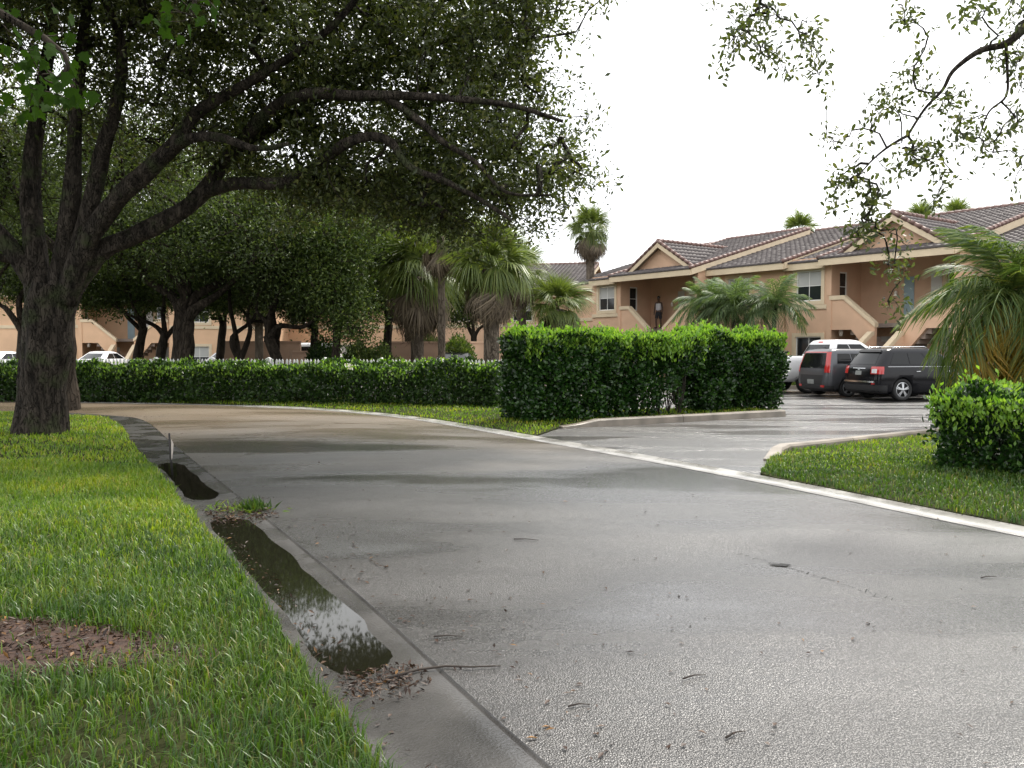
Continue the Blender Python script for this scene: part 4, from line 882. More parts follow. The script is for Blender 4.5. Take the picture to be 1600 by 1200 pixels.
# 2. oaks and broadleaf trees behind
def auto_limbs(base, fork_z, ells, r, lean=(0, 0), forks=None):
    base = np.array(base, float); f = base+np.array([lean[0], lean[1], fork_z]); L_ = [([tuple(base+[0, 0, -.15]), tuple(base*.6+f*.4+[0, 0, -0]), tuple(f)], r, r*.8, 1)]
    for e in ells:
        tip = np.array(e[:3])+rng.normal(size=3)*.3; mid = f*.5+tip*.5+np.array([rng.normal()*.35, rng.normal()*.35, -.15]); L_.append(([tuple(f+[0, 0, -.25]), tuple(f*.8+tip*.2+rng.normal(size=3)*.1), tuple(mid), tuple(tip)], r*.62, r*.14, 1))
    return L_
def auto_tree(label, x, d, r, fork_z, ells_, nclu, per, leaf, lmat, lean=(0, 0), name='oak_tree', group=None, sd=.3):
    c = P(x, 545, d); b = (c[0], c[1], 0.0); el = [(b[0]+e[0], b[1]+e[1], *e[2:]) for e in ells_]
    return tree(name, label, b, auto_limbs(b, fork_z, el, r, lean), el, nclu, per, leaf, lmat, 'bark_far', sd, 10, group=group, rtip=.009, dense=1.7)
auto_tree('second oak standing close behind the mossy trunk of the big oak', 101, 21.5, .30, 3.2, [(-1.5, .5, 7, 3.5, 3, 2.2), (2.0, 0, 6.6, 2.6, 2.8, 1.7), (-3.5, 0, 5.6, 2.5, 2.5, 1.6)], 700, 40, .10, 'oak_leaf_far')
auto_tree('dark forked oak with twin stems behind the picket fence', 284, 30, .42, 2.9, [(-2.4, 0, 6.2, 2.8, 3, 2.0), (2.2, 0, 6.2, 2.8, 3, 2.2), (0, .5, 7.6, 3.6, 3, 2.4), (.3, -1.0, 5.0, 2.0, 2, 1.2), (3.2, -.5, 4.9, 1.6, 2, 1.2)], 900, 36, .12, 'oak_leaf_far', (.1, 0), sd=.34)
auto_tree('slim dark tree with a low V fork beyond the fence', 378, 32, .22, 1.35, [(-1.5, 0, 4.8, 1.6, 2, 1.2), (1.2, 0, 4.9, 1.5, 2, 1.4), (0, .5, 6.4, 2.6, 2.6, 1.8)], 520, 34, .12, 'oak_leaf_far', (-.1, 0))
auto_tree('leaning dark tree whose trunk bends towards the V forked tree', 452, 31, .24, 2.1, [(-.4, 0, 4.9, 2.0, 2, 1.6), (1.2, 0, 5.4, 1.8, 2, 1.6), (0, .5, 6.8, 2.6, 2.6, 1.8), (1.0, -.5, 3.7, 1.2, 1.2, .9)], 620, 34, .12, 'oak_leaf_far', (-.8, 0))
auto_tree('upright leafy tree with drooping lime leaves in front of the tan wall', 522, 29.5, .17, 2.2, [(0, 0, 4.3, 1.5, 1.4, 1.5), (.6, 0, 3.0, 1.1, 1.1, 1.0), (.9, -.3, 2.2, .8, .8, .7), (.2, .3, 5.9, 2.0, 1.8, 1.4)], 420, 34, .12, 'lime_leaf', (.1, 0), 'broadleaf_tree')
auto_tree('dense dark tree filling the gap left of the fan palms', 600, 34, .2, 2.6, [(0, 0, 5.2, 2.2, 2, 1.8), (.8, 0, 6.8, 2.6, 2, 1.8), (-.6, 0, 3.7, 1.4, 1.4, 1.0)], 560, 34, .12, 'oak_leaf_far', (.2, 0), 'broadleaf_tree')
auto_tree('dark tree behind the upright lime tree', 488, 37, .2, 2.2, [(-.6, 0, 4.4, 2.2, 2, 1.8), (.8, 0, 6.0, 2.6, 2, 2.0), (.4, -.4, 3.2, 1.5, 1.3, 1.1)], 560, 30, .13, 'oak_leaf_far', (.1, 0), 'broadleaf_tree')
auto_tree('oak with a bent dark stem at the far lawn end by the fence', -5, 27.5, .24, 1.9, [(-1.2, 0, 5.2, 2.4, 2, 1.7), (1.6, 0, 5.5, 2.0, 2, 1.5), (0, 0, 7, 3, 2.4, 1.8)], 560, 36, .12, 'oak_leaf_far', (-.4, 0))
auto_tree('broad oak crown rising behind the upright lime tree and palms', 640, 44, .3, 3.5, [(-2, 0, 7.4, 3.4, 3, 2.6), (1.8, 0, 7.2, 2.8, 3, 2.4), (0, 0, 9.4, 3.2, 3, 2.0)], 620, 30, .16, 'oak_leaf_far', (0, 0), sd=.42)
auto_tree('low crowned oak whose leaves hang before the far stairs', 205, 38, .22, 2.6, [(-1.2, 0, 5.2, 2.4, 2, 1.6), (1.5, 0, 5.0, 2.4, 2, 1.6), (0, 0, 6.8, 3.2, 2.4, 1.8), (-2.6, 0, 4.4, 1.6, 1.5, .9), (.4, -.5, 3.9, 2.0, 1.4, .8)], 620, 34, .14, 'oak_leaf_far', (.6, 0))
auto_tree('oak crown hanging over the pale peach building between the trunks', 120, 36, .22, 2.7, [(-1.2, 0, 5.2, 2.4, 2, 1.6), (1.6, 0, 5.0, 2.0, 2, 1.4), (0, 0, 7.0, 3.2, 2.4, 1.8), (-2.4, 0, 4.2, 1.8, 1.5, 1.0)], 560, 34, .14, 'oak_leaf_far', (-.6, 0))
auto_tree('oak crown closing the gap behind the V forked tree', 340, 42, .22, 2.9, [(-1.5, 0, 5.6, 2.6, 2, 1.9), (1.8, 0, 5.4, 2.8, 2, 1.9), (0, 0, 7.8, 3.6, 2.4, 2.2), (0, -.5, 4.2, 2.6, 1.4, 1.0)], 620, 34, .15, 'oak_leaf_far', (.3, 0))
auto_tree('shaded oak crown behind the twin stemmed oak, hanging low', 30, 33, .24, 2.4, [(-1.5, 0, 5.0, 2.2, 2, 1.5), (1.4, 0, 5.4, 2.2, 2, 1.6), (0, 0, 7.2, 3.0, 2.4, 1.9)], 520, 34, .13, 'oak_leaf_far', (.2, 0))
auto_tree('dark leafy tree closing the view between the slender palm and the stout palm', 738, 45, .2, 2.4, [(-1.0, 0, 4.2, 1.9, 1.4, 1.5), (1.0, 0, 4.6, 1.7, 1.4, 1.5), (0, 0, 6.2, 2.2, 2, 1.5)], 380, 34, .15, 'oak_leaf_far', (.1, 0), 'broadleaf_tree')
auto_tree('low spreading oak behind the picket fence filling under the big limb', 240, 34, .2, 2.3, [(-2.2, 0, 4.0, 1.9, 1.6, .9), (2.2, 0, 4.1, 2.0, 1.6, 1.0), (0, 0, 5.4, 2.8, 2, 1.4), (-.4, 0, 3.7, 1.2, 1.2, .6)], 520, 36, .13, 'oak_leaf_far', (.5, 0))
auto_tree('low oak with dark leaves behind the slim V forked tree', 425, 36, .2, 2.2, [(-1.6, 0, 3.9, 1.9, 1.6, 1.0), (1.6, 0, 3.9, 1.9, 1.6, 1.1), (0, 0, 5.6, 2.6, 2, 1.6)], 460, 36, .13, 'oak_leaf_far', (.2, 0))
for k_, (x, d, h, w_) in enumerate(((20, 66, 9, 5), (160, 72, 10, 6), (330, 70, 10, 6), (440, 62, 9, 5), (540, 74, 11, 6), (690, 76, 11, 6), (800, 82, 11, 5), (-90, 60, 9, 5))):
    auto_tree('far dark green tree standing behind the peach buildings', x, d, .3, h*.35, [(-w_*.3, 0, h*.62, w_*.55, 3, h*.25), (w_*.35, 0, h*.6, w_*.5, 3, h*.24), (0, 0, h*.82, w_*.5, 3, h*.2), (0, -1, h*.38, w_*.5, 2, h*.16)], 260, 26, .26, 'oak_leaf_far', (0, 0), 'background_tree', 'trees far behind the buildings', sd=.7)
# 3. overhanging bough from the tree at the right, its trunk out of the picture
rb = np.array([10.5, 4.2, 0]); rf = rb+[-.4, .3, 4.4]
rl = [([tuple(rb+[0, 0, -.1]), tuple(rb+[-.1, .1, 2.2]), tuple(rf)], .34, .28, 1),
      ([tuple(rf+[0, 0, -.3]), (8.6, 6.0, 5.6), (7.2, 7.2, 5.6), tuple(P(1640, 20, 8)), tuple(P(1600, 45, 8)), tuple(P(1572, 68, 8)), tuple(P(1530, 80, 8)), tuple(P(1490, 110, 8)), tuple(P(1473, 140, 8)), tuple(P(1445, 170, 8)), tuple(P(1418, 212, 8))], .10, .012, 1.9),
      ([tuple(P(1418, 212, 8)), tuple(P(1390, 228, 8)), tuple(P(1365, 248, 8)), tuple(P(1345, 270, 7.9))], .015, .006, 1),
      ([tuple(rf+[0, 0, -.2]), (8.3, 5.6, 6.6), (6.4, 6.9, 7.0), (4.6, 7.6, 6.4), tuple(P(1420, -120, 8)), tuple(P(1290, -90, 8)), tuple(P(1190, -30, 8))], .13, .014, .8),
      ([tuple(rf+[0, 0, -.2]), (11, 6, 6.5), (11.8, 8, 7.6)], .16, .05, 1),
      ([tuple(P(1572, 68, 8)), tuple(P(1574, 110, 8)), tuple(P(1572, 150, 8)), tuple(P(1545, 175, 8)), tuple(P(1530, 215, 7.9))], .016, .006, 1)]
blobs = [(1165, 40, 20, 25), (1195, 20, 30, 20), (1150, 60, 20, 20), (1140, 75, 9, 9), (1210, 75, 25, 15), (1220, 105, 15, 15), (1180, 85, 20, 10), (1265, 55, 18, 22), (1275, 85, 18, 18), (1285, 115, 10, 14), (1290, 150, 5, 8), (1112, 8, 8, 7), (1130, 110, 5, 6),
         (1420, 20, 18, 22), (1525, 20, 25, 20), (1590, 20, 14, 34), (1448, 65, 8, 10), (1435, 95, 12, 14), (1420, 115, 12, 14), (1385, 150, 20, 12), (1370, 168, 15, 12), (1400, 170, 20, 12), (1360, 198, 15, 10), (1310, 220, 28, 11), (1445, 140, 20, 12), (1475, 160, 18, 20), (1500, 150, 10, 15), (1510, 192, 22, 28), (1560, 90, 25, 13), (1592, 110, 12, 40), (1580, 182, 18, 25), (1545, 232, 25, 18), (1450, 240, 34, 22), (1420, 232, 14, 20), (1400, 265, 20, 12), (1320, 275, 24, 18), (1300, 310, 13, 24), (1355, 300, 22, 22), (1360, 332, 18, 18), (1470, 290, 14, 11), (1467, 322, 11, 18), (1592, 250, 11, 14), (1580, 290, 10, 7), (1340, 368, 18, 22), (1375, 356, 28, 13), (1400, 382, 18, 11), (1405, 420, 24, 18), (1403, 470, 17, 9), (1391, 490, 8, 8), (1348, 240, 12, 8), (1500, 265, 14, 8), (1555, 60, 10, 8)]
ex = []
for (x, y, rx, ry) in blobs:
    for k_ in range(max(2, int(rx*ry/38))):
        a = rng.uniform(0, 6.28); q = math.sqrt(rng.random()); ex.append(P(x+rx*q*math.cos(a), y+ry*q*math.sin(a), 8+rng.normal()*.22))
ex = np.array(ex)
el = [(11, 6, 8.4, 3, 3, 1.5), (11.0, 2, 7.4, 3.5, 3, 1.8), (6.5, 1.2, 6.6, 2.5, 2.2, 1.2)]
root = setp(empty('oak_tree', tuple(rb)), 'oak whose sparse leafy bough hangs into the white sky over the driveway', 'tree')
nodes_ = []
for j, (pts, r0, r1, pw) in enumerate(rl):
    pts = smooth_path(pts, 6); k_ = len(pts); mb = MB(); mb.tube([p-rb for p in pts], r1+(r0-r1)*(1-np.linspace(0, 1, k_))**pw, 10 if j == 0 else 7, True, .12, j)
    mb.obj('trunk' if j == 0 else 'limb', 'bark', root, fix=False)
    if j: nodes_ += pts[2:]
C2 = ell_points(el, 520); sg = grow(nodes_, np.concatenate([ex, C2]), .0028, .42)
setp(link('branches', tubes_mesh('branches', [(a-rb, m2-rb, b-rb, c, d) for a, m2, b, c, d in sg]), 'bark', root), kind='stuff')
link('leaves', spray(ex-rb, 10, .055, .06, 1, .42, 'leaves', True, .2), 'oak_leaf', root); link('crown', spray(C2-rb, 36, .26, .09), 'oak_leaf', root)
# 4. broad leaves hanging in from a young tree at the left, out of the picture
yb_ = np.array([-3.7, 1.9, 0]); yf_ = yb_+[.1, .3, 3.0]
root = setp(empty('young_tree', tuple(yb_)), 'young tree whose broad bright green leaves hang in above the lawn', 'tree')
lm = [([tuple(yb_+[0, 0, -.1]), tuple(yb_+[.05, .1, 1.5]), tuple(yf_)], .15, .11), ([tuple(yf_+[0, 0, -.2]), (-3.0, 2.5, 3.25), (-2.5, 2.8, 3.1), tuple(P(70, 60, 2.9)), tuple(P(85, 130, 2.9))], .03, .006), ([tuple(yf_+[0, 0, -.2]), (-2.8, 2.5, 3.5), (-1.9, 2.8, 3.25), tuple(P(265, -30, 2.9)), tuple(P(300, 15, 2.9))], .03, .006)]
nodes_ = []
for j, (pts, r0, r1) in enumerate(lm):
    pts = smooth_path(pts, 5); mb = MB(); mb.tube([p-yb_ for p in pts], np.linspace(r0, r1, len(pts)), 8); mb.obj('trunk' if j == 0 else 'limb', 'bark_far', root, fix=False)
    if j: nodes_ += pts[3:]
cl = []
for (x, y, rx, ry, k_) in ((30, 105, 35, 45, 7), (75, 90, 40, 50, 9), (95, 120, 30, 40, 7), (40, 150, 18, 20, 3), (90, 30, 40, 30, 4), (10, 40, 20, 30, 3), (300, 12, 38, 16, 5), (265, 30, 14, 12, 2), (335, 8, 10, 8, 1)):
    for _ in range(k_): cl.append(P(x+rng.uniform(-rx, rx), y+rng.uniform(-ry, ry), 2.9+rng.normal()*.15))
oc = ell_points([(-3.2, .6, 5.6, 3.2, 2.6, 1.3), (-.8, -.2, 5.8, 2.4, 2.4, 1.2), (-5.5, 2.0, 6.0, 2.6, 2.2, 1.2)], 620); oc = oc[oc[:, 2] > 1.6+np.clip(oc[:, 1], 0, None)*.5+.6]
lmc = [([tuple(yf_+[0, 0, -.2]), tuple(yf_+[.3, -.8, 1.5]), (-2.2, .2, 5.6)], .08, .03), ([tuple(yf_+[0, 0, -.2]), tuple(yf_+[-.6, .1, 1.6]), (-5.2, 1.8, 6.0)], .08, .03)]; on = []
for (pts, r0, r1) in lmc:
    pts = smooth_path(pts, 5); mb = MB(); mb.tube([p-yb_ for p in pts], np.linspace(r0, r1, len(pts)), 8); mb.obj('limb', 'bark_far', root, fix=False); on += pts[3:]
setp(link('branches', tubes_mesh('br', [(a-yb_, m2-yb_, b-yb_, c, d) for a, m2, b, c, d in grow(on, oc, .005)]), 'bark_far', root), kind='stuff'); link('crown', spray(oc-yb_, 34, .24, .12), 'broad_leaf', root)
cl = np.array(cl); sg = grow(nodes_, cl, .0014, .4); setp(link('branches', tubes_mesh('br', [(a-yb_, m2-yb_, b-yb_, c, d) for a, m2, b, c, d in sg]), 'bark_far', root), kind='stuff')
# broad lobed leaves
def lobed(s):
    pr = [(0, 0), (.16, .1), (.42, .16), (.30, .38), (.5, .62), (.26, .66), (.16, .86), (0, 1.08)]; L = [(x*s, y*s) for x, y in pr]+[(-x*s, y*s) for x, y in pr[-2:0:-1]]
    return L
lp_ = lobed(1.0)
lme = MB(); lme.add([(x, y, .10*abs(x)-.12*y*y) for x, y in lp_]+[(0, .5, -.03)], [(i, (i+1) % len(lp_), len(lp_)) for i in range(len(lp_))]); lmesh = lme.mesh('leaf'); lmesh.materials.append(M['broad_leaf'])
for k_, c in enumerate(cl):
    for j in range(3):
        o = bpy.data.objects.new('leaf', lmesh); COL.objects.link(o); o.parent = root; o.location = tuple(c-yb_+rng.normal(size=3)*.03); s = rng.uniform(.03, .058); o.scale = (s, s, s); o.rotation_euler = (rng.uniform(-2.4, -.6), rng.normal()*.5, rng.uniform(0, 6.28))
# ------------------------------------------------------------------ palms
def fan_mesh(name, seg, rad, droop, pet, mat, spread=2.5, wd=.055):
    """fan (palmetto) leaf: petiole along +x then a fan of narrow drooping segments"""
    V = []; F = []; n = seg
    pts = [np.array([t_*pet, 0, .10*math.sin(t_*1.6)]) for t_ in (0, .35, .7, 1.)]; w_ = .018
    for p in pts: V += [p+[0, w_, 0], p+[0, -w_, 0], p+[0, 0, -w_]]
    for i in range(3):
        for k in range(3): F.append((i*3+k, i*3+(k+1) % 3, (i+1)*3+(k+1) % 3, (i+1)*3+k))
    tip = pts[-1]
    for i in range(n):
        a = -spread/2+spread*i/(n-1)+rng.normal()*.03; L_ = rad*(1-.28*abs(a)/(spread/2))*rng.uniform(.85, 1.08); d = np.array([math.cos(a), math.sin(a), .25*math.cos(a*1.2)]); s_ = np.array([-math.sin(a), math.cos(a), 0]); k = len(V)
        for j, t_ in enumerate((0, .35, .65, 1.)):
            q = tip+d*L_*t_*(1-.12*droop*t_)+np.array([0, 0, -droop*L_*t_**2.2*rng.uniform(.8, 1.2)]); ww = wd*(.25, 1, .7, .12)[j]*.5*rad
            V += [q+s_*ww+[0, 0, .008], q-s_*ww]
        for j in range(3): F.append((k+2*j, k+2*j+1, k+2*j+3, k+2*j+2))
    me = npmesh(name, np.array(V), np.array(F)); me.materials.append(M[mat]); return me
FAN = [fan_mesh('frond', 34, 1.0, d, .62, 'sabal_leaf', 2.9, .036) for d in (.35, .62, .95)]; FAND = [fan_mesh('dead_frond', 26, 1.0, d, .6, 'palm_dead', 1.7, .05) for d in (.5, 1.0)]
def put(name, me, parent, loc, az, el, sc, roll=0):
    o = bpy.data.objects.new(name, me); COL.objects.link(o); o.parent = parent; o.location = loc
    o.rotation_mode = 'QUATERNION'; o.rotation_quaternion = Matrix.Rotation(az, 4, 'Z').to_quaternion() @ Matrix.Rotation(-el, 4, 'Y').to_quaternion() @ Matrix.Rotation(roll, 4, 'X').to_quaternion(); o.scale = (sc,)*3; return o
def sabal(label, x, d, zc, r=.2, sc=1.0, live=26, dead=16, group=None, lean=0, base_z=0):
    c = P(x, 545, d); root = setp(empty('fan_palm', (c[0]-lean, c[1], base_z)), label, 'palm tree', group)
    mb = MB(); k = 9; pts = [(lean*(i/(k-1))**1.5, 0, -.1+(zc+.05)*i/(k-1)) for i in range(k)]; mb.tube(pts, [r*1.25]+[r]*(k-3)+[r*1.1, r*1.25], 12, True, .12, x); mb.obj('trunk', 'palm_bark', root, fix=False)
    for i in range(live):
        t_ = (i+.5)/live; el = R(84-116*t_+rng.normal()*9); put('frond', FAN[int(t_*2.99)], root, (lean, 0, zc+rng.uniform(-.1, .15)*sc), i*2.4+rng.normal()*.2, el, sc*rng.uniform(.85, 1.12), rng.normal()*.25)
    for i in range(dead):
        el = R(-38-42*rng.random()); put('dead_frond', FAND[i % 2], root, (lean, 0, zc-.1*sc-rng.random()*.25), i*2.4+rng.normal()*.3, el, sc*rng.uniform(.75, 1.1), rng.normal()*.3)
    return root
G = 'fan palms around the lot'
sabal('stout fan palm with a heavy brown skirt over the left end of the tall hedge', 768, 27.5, 4.25, .26, 1.15, 52, 50)
sabal('fan palm with long hanging dead fronds in front of the tan wall', 652, 32, 4.4, .24, 1.4, 34, 56)
sabal('slender palm with a thin bare trunk in front of the tan wall', 690, 29.5, 5.6, .13, .95, 20, 16)
sabal('tall fan palm with a tan dead skirt standing clear against the sky', 922, 52, 8.9, .26, 1.15, 46, 46)
sabal('short fan palm with a bushy crown beside the peach wall behind the tall hedge', 872, 39, 3.5, .22, 1.2, 46, 40)
sabal('fan palm behind the V forked tree beyond the picket fence', 405, 41, 4.2, .2, 1.05, 24, 16)
sabal('fan palm rising behind the stout skirted palm', 815, 40, 5.2, .22, 1.1, 30, 12)
sabal('palm top peeping over the tiled roof between the two gables', 1246, 62, 10.0, .22, 1.3, 30, 4)
sabal('palm top peeping over the ridge beside the nearer gable', 1436, 58, 10.3, .22, 1.1, 28, 4)
sabal('palm top peeping over the long ridge right of the nearer gable', 1490, 60, 10.7, .22, 1.2, 28, 4)
def feather_mesh(name, L_, n, ll, droop, mat, hang=.6, wd=.03):
    V = []; F = []; ts = np.linspace(0, 1, 12)
    def pos(t_): return np.array([L_*t_*(1-.22*droop*t_*t_), 0, L_*(.32*t_-droop*.95*t_**2.1)])
    for t_ in ts:
        p = pos(t_); w_ = .016*(1-.75*t_); V += [p+[0, w_, 0], p+[0, -w_, 0], p+[0, 0, w_*1.2]]
    for i in range(11):
        for k in range(3): F.append((i*3+k, i*3+(k+1) % 3, (i+1)*3+(k+1) % 3, (i+1)*3+k))
    for i in range(n):
        t_ = .14+.86*i/(n-1); p = pos(t_); tg = unit(pos(min(t_+.02, 1))-pos(t_-.02)); s = 1 if i % 2 else -1
        l = ll*math.sin(math.pi*(.12+.82*t_))**.6*rng.uniform(.85, 1.1); d = unit(np.array([0, s, 0])+tg*.75+rng.normal(size=3)*.22); k = len(V); nn = np.cross(d, tg); sd_ = unit(np.cross(d, np.array([0, 0, 1.])))
        for j, u_ in enumerate((0, .4, .75, 1.)):
            q = p+d*l*u_*(1-.15*hang*u_)+np.array([0, 0, -hang*l*u_**1.8]); ww = wd*(.6, 1, .7, .1)[j]*.5; V += [q+sd_*ww, q-sd_*ww]
        for j in range(3): F.append((k+2*j, k+2*j+1, k+2*j+3, k+2*j+2))
    me = npmesh(name, np.array(V), np.array(F)); me.materials.append(M[mat]); return me
FE = [feather_mesh('frond', 1.0, 76, .30, d, 'palm_leaf', h, .014) for d, h in ((.45, .45), (.75, .6), (1.0, .8))]; FS = [feather_mesh('frond', 1.0, 70, .30, d, 'palm_soft', h, .012) for d, h in ((.6, .6), (.95, .85), (1.25, 1.0))]; FY = [feather_mesh('yellow_frond', 1.0, 80, .30, 1.4, 'palm_yellow', 1.1, .017)]
def feather_palm(label, c, stems, sc, nfr=22, yellow=0, group=None, r=.07, hub=False, kind=None):
    root = setp(empty('date_palm', (c[0], c[1], 0)), label, 'palm tree', group)
    for (x0, x1, y1, h) in stems:
        mb = MB(); pts = smooth_path([(x0, 0, -.1), (x0+(x1-x0)*.35, y1*.4, h*.45), (x1, y1, h)], 5); mb.tube(pts, np.linspace(r*1.25, r, len(pts)), 9, True, .2, x0); mb.obj('trunk', 'bark_far', root, fix=False)
        if hub: mb = MB(); mb.tube([(x1, y1, h-.42*sc/1.5), (x1, y1, h-.2*sc/1.5), (x1, y1, h+.1)], [r*1.2, r*2.5, r*1.7], 9, True, .5, x1); mb.obj('boot_cluster', 'bark_far', root, fix=False)
        for i in range(nfr):
            t_ = (i+.5)/nfr; el = R(72-80*t_+rng.normal()*8); put('frond', (kind or FE)[int(t_*2.99)], root, (x1, y1, h), i*2.4+rng.normal()*.2, el, sc*rng.uniform(.85, 1.12), rng.normal()*.2)
        for i in range(yellow): put('yellow_frond', FY[0], root, (x1, y1, h-.05), R(rng.uniform(140, 300)), R(-32+rng.normal()*14), sc*rng.uniform(.85, 1.05), rng.normal()*.2)
    return root
c = P(1556, 545, 15.5); feather_palm('drooping date palm with yellowing lower fronds and two lean trunks behind the low hedge', c, [(-.05, .22, 0, 2.45), (.06, .75, .25, 2.55)], 1.8, 40, 11, None, .075, True, FS)
for k_, (x, d, h, s_) in enumerate(((1096, 38, 3.5, 1.5), (1118, 37.6, 3.3, 1.6), (1150, 36.4, 3.35, 1.7), (1205, 35.2, 3.3, 1.6))):
    c = P(x, 545, d); feather_palm(['feathery date palm before the building with fronds hanging across the farther stair', 'feathery date palm next to the one at the farther stair', 'feathery date palm second from the window end of the row', 'feathery date palm at the window end of the row before the building'][k_], c, [(0, rng.normal()*.15, 0, h)], s_, 42, 0, 'date palms in front of the building', .085)

# ------------------------------------------------------------------ cars
NS, NE, NCN = 16, 7, 3
def ring(z, xr, xf, hw, rr=.22, rf=.3, bowf=.0, bowr=.0):
    p = []
    for i in range(NS): p.append((xr+rr+(xf-rf-xr-rr)*i/(NS-1), -hw))
    for i in range(1, NCN+1): a = math.pi/2*i/(NCN+1); p.append((xf-rf+rf*math.sin(a), -hw+rf-rf*math.cos(a)))
    for i in range(NE): v = i/(NE-1); p.append((xf+bowf*(1-(2*v-1)**2), -hw+rf+(2*hw-2*rf)*v))
    for i in range(1, NCN+1): a = math.pi/2*i/(NCN+1); p.append((xf-rf+rf*math.cos(a), hw-rf+rf*math.sin(a)))
    for i in range(NS): p.append((xf-rf-(xf-rf-xr-rr)*i/(NS-1), hw))
    for i in range(1, NCN+1): a = math.pi/2*i/(NCN+1); p.append((xr+rr-rr*math.sin(a), hw-rr+rr*math.cos(a)))
    for i in range(NE): v = i/(NE-1); p.append((xr-bowr*(1-(2*v-1)**2), hw-rr-(2*hw-2*rr)*v))
    for i in range(1, NCN+1): a = math.pi/2*i/(NCN+1); p.append((xr+rr-rr*math.cos(a), -hw+rr-rr*math.sin(a)))
    return np.array([(x, y, z) for x, y in p])
IR0 = 0; IF0 = NS+NCN; IL0 = IF0+NE+NCN; IB0 = IL0+NS+NCN; NT = 2*NS+2*NE+4*NCN     # right, front, left, rear start indices
class CarBody:
    def __init__(s, rings): s.R = [np.array(r) for r in rings]
    def mesh(s):
        mb = MB(); V = np.concatenate(s.R); k = len(s.R); F = [(i*NT+j, i*NT+(j+1) % NT, (i+1)*NT+(j+1) % NT, (i+1)*NT+j) for i in range(k-1) for j in range(NT)]
        mb.add(V, F+[tuple(range(NT))[::-1], tuple(range((k-1)*NT, k*NT))], True); return mb.mesh('body', True)
    def pt(s, u, v):
        u = u % NT; i = int(u); f = u-i; k = min(int(v), len(s.R)-2); g_ = v-k
        a = s.R[k][i]*(1-f)+s.R[k][(i+1) % NT]*f; b = s.R[k+1][i]*(1-f)+s.R[k+1][(i+1) % NT]*f; return a*(1-g_)+b*g_
    def patch(s, name, mat, parent, u0, u1, v0, v1, off=.008, nu=None, nv=4, skew0=0, skew1=0):
        """panel following the body: u along the ring, v up the rings; skews slant the two ends"""
        nu = nu or max(2, int((u1-u0)*1.5)+1); V = []; cen = np.array([0, 0, .8])
        for j in range(nv+1):
            v = v0+(v1-v0)*j/nv
            for i in range(nu+1):
                a0 = u0+skew0*j/nv; a1 = u1+skew1*j/nv; u = a0+(a1-a0)*i/nu; e = .05; p = s.pt(u, v); n_ = np.cross(s.pt(u+e, v)-s.pt(u-e, v), s.pt(u, min(v+e, len(s.R)-1.01))-s.pt(u, max(v-e, 0))); n_ = n_/(np.linalg.norm(n_)+1e-9)
                V.append((p, n_))
        k = nu+1; top = [p+n_*off for p, n_ in V]; bot = [p-n_*.01 for p, n_ in V]; q = len(top)
        F = [(j*k+i, j*k+i+1, (j+1)*k+i+1, (j+1)*k+i) for j in range(nv) for i in range(nu)]
        ed = [i for i in range(k)]+[j*k+nu for j in range(1, nv+1)]+[nv*k+i for i in range(nu-1, -1, -1)]+[j*k for j in range(nv-1, 0, -1)]
        mb = MB(); mb.add(top+bot, F, True); mb.add(top+bot, [(ed[(i+1) % len(ed)], ed[i], ed[i]+q, ed[(i+1) % len(ed)]+q) for i in range(len(ed))])
        return mb.obj(name, mat, parent)
def wheel(parent, x, y, r, w, side, spokes=5, twin=False, hub='alloy'):
    root_y = y
    ty = MB(); sec = [(-w/2, r*.70), (-w/2, r*.9), (-w*.42, r*.98), (-w*.2, r), (w*.2, r), (w*.42, r*.98), (w/2, r*.9), (w/2, r*.70), (0, r*.66)]; n_ = 28; V = []
    for i in range(n_):
        a = 2*math.pi*i/n_
        for (yy, rr) in sec: V.append((rr*math.cos(a), yy, rr*math.sin(a)))
    k = len(sec); ty.add(V, [(i*k+j, i*k+(j+1) % k, ((i+1) % n_)*k+(j+1) % k, ((i+1) % n_)*k+j) for i in range(n_) for j in range(k)], True)
    t_ = ty.obj('wheel', 'rubber', parent); t_.location = (x, y, r)
    o_ = side*w*.42
    rm = MB(); V = [(.7*r*math.cos(a), o_, .7*r*math.sin(a)) for a in np.linspace(0, 2*math.pi, 28, endpoint=False)]+[(.62*r*math.cos(a), o_+side*.012, .62*r*math.sin(a)) for a in np.linspace(0, 2*math.pi, 28, endpoint=False)]
    rm.add(V, [(i, (i+1) % 28, 28+(i+1) % 28, 28+i) for i in range(28)], True)
    for s in range(spokes):
        for dq in ((-.13, .13) if twin else (0,)):
            a = 2*math.pi*s/spokes+.3+dq; c, q = math.cos(a), math.sin(a); ww = r*(.055 if twin else .13)
            rm.add([(c*.1*r-q*ww, o_+side*.03, q*.1*r+c*ww), (c*.1*r+q*ww, o_+side*.03, q*.1*r-c*ww), (c*.66*r+q*ww*.8, o_+side*.008, q*.66*r-c*ww*.8), (c*.66*r-q*ww*.8, o_+side*.008, q*.66*r+c*ww*.8)], [(0, 1, 2, 3)])
    rm.tube([(0, o_+side*.0, 0), (0, o_+side*.04, 0)], [r*.17, r*.13], 14); rm.obj('rim', hub, t_, fix=False)
    bk = MB(); bk.tube([(0, o_-side*.06, 0), (0, o_-side*.03, 0)], [.66*r, .66*r], 24); bk.obj('brake_disc', 'black_plastic', t_); return t_
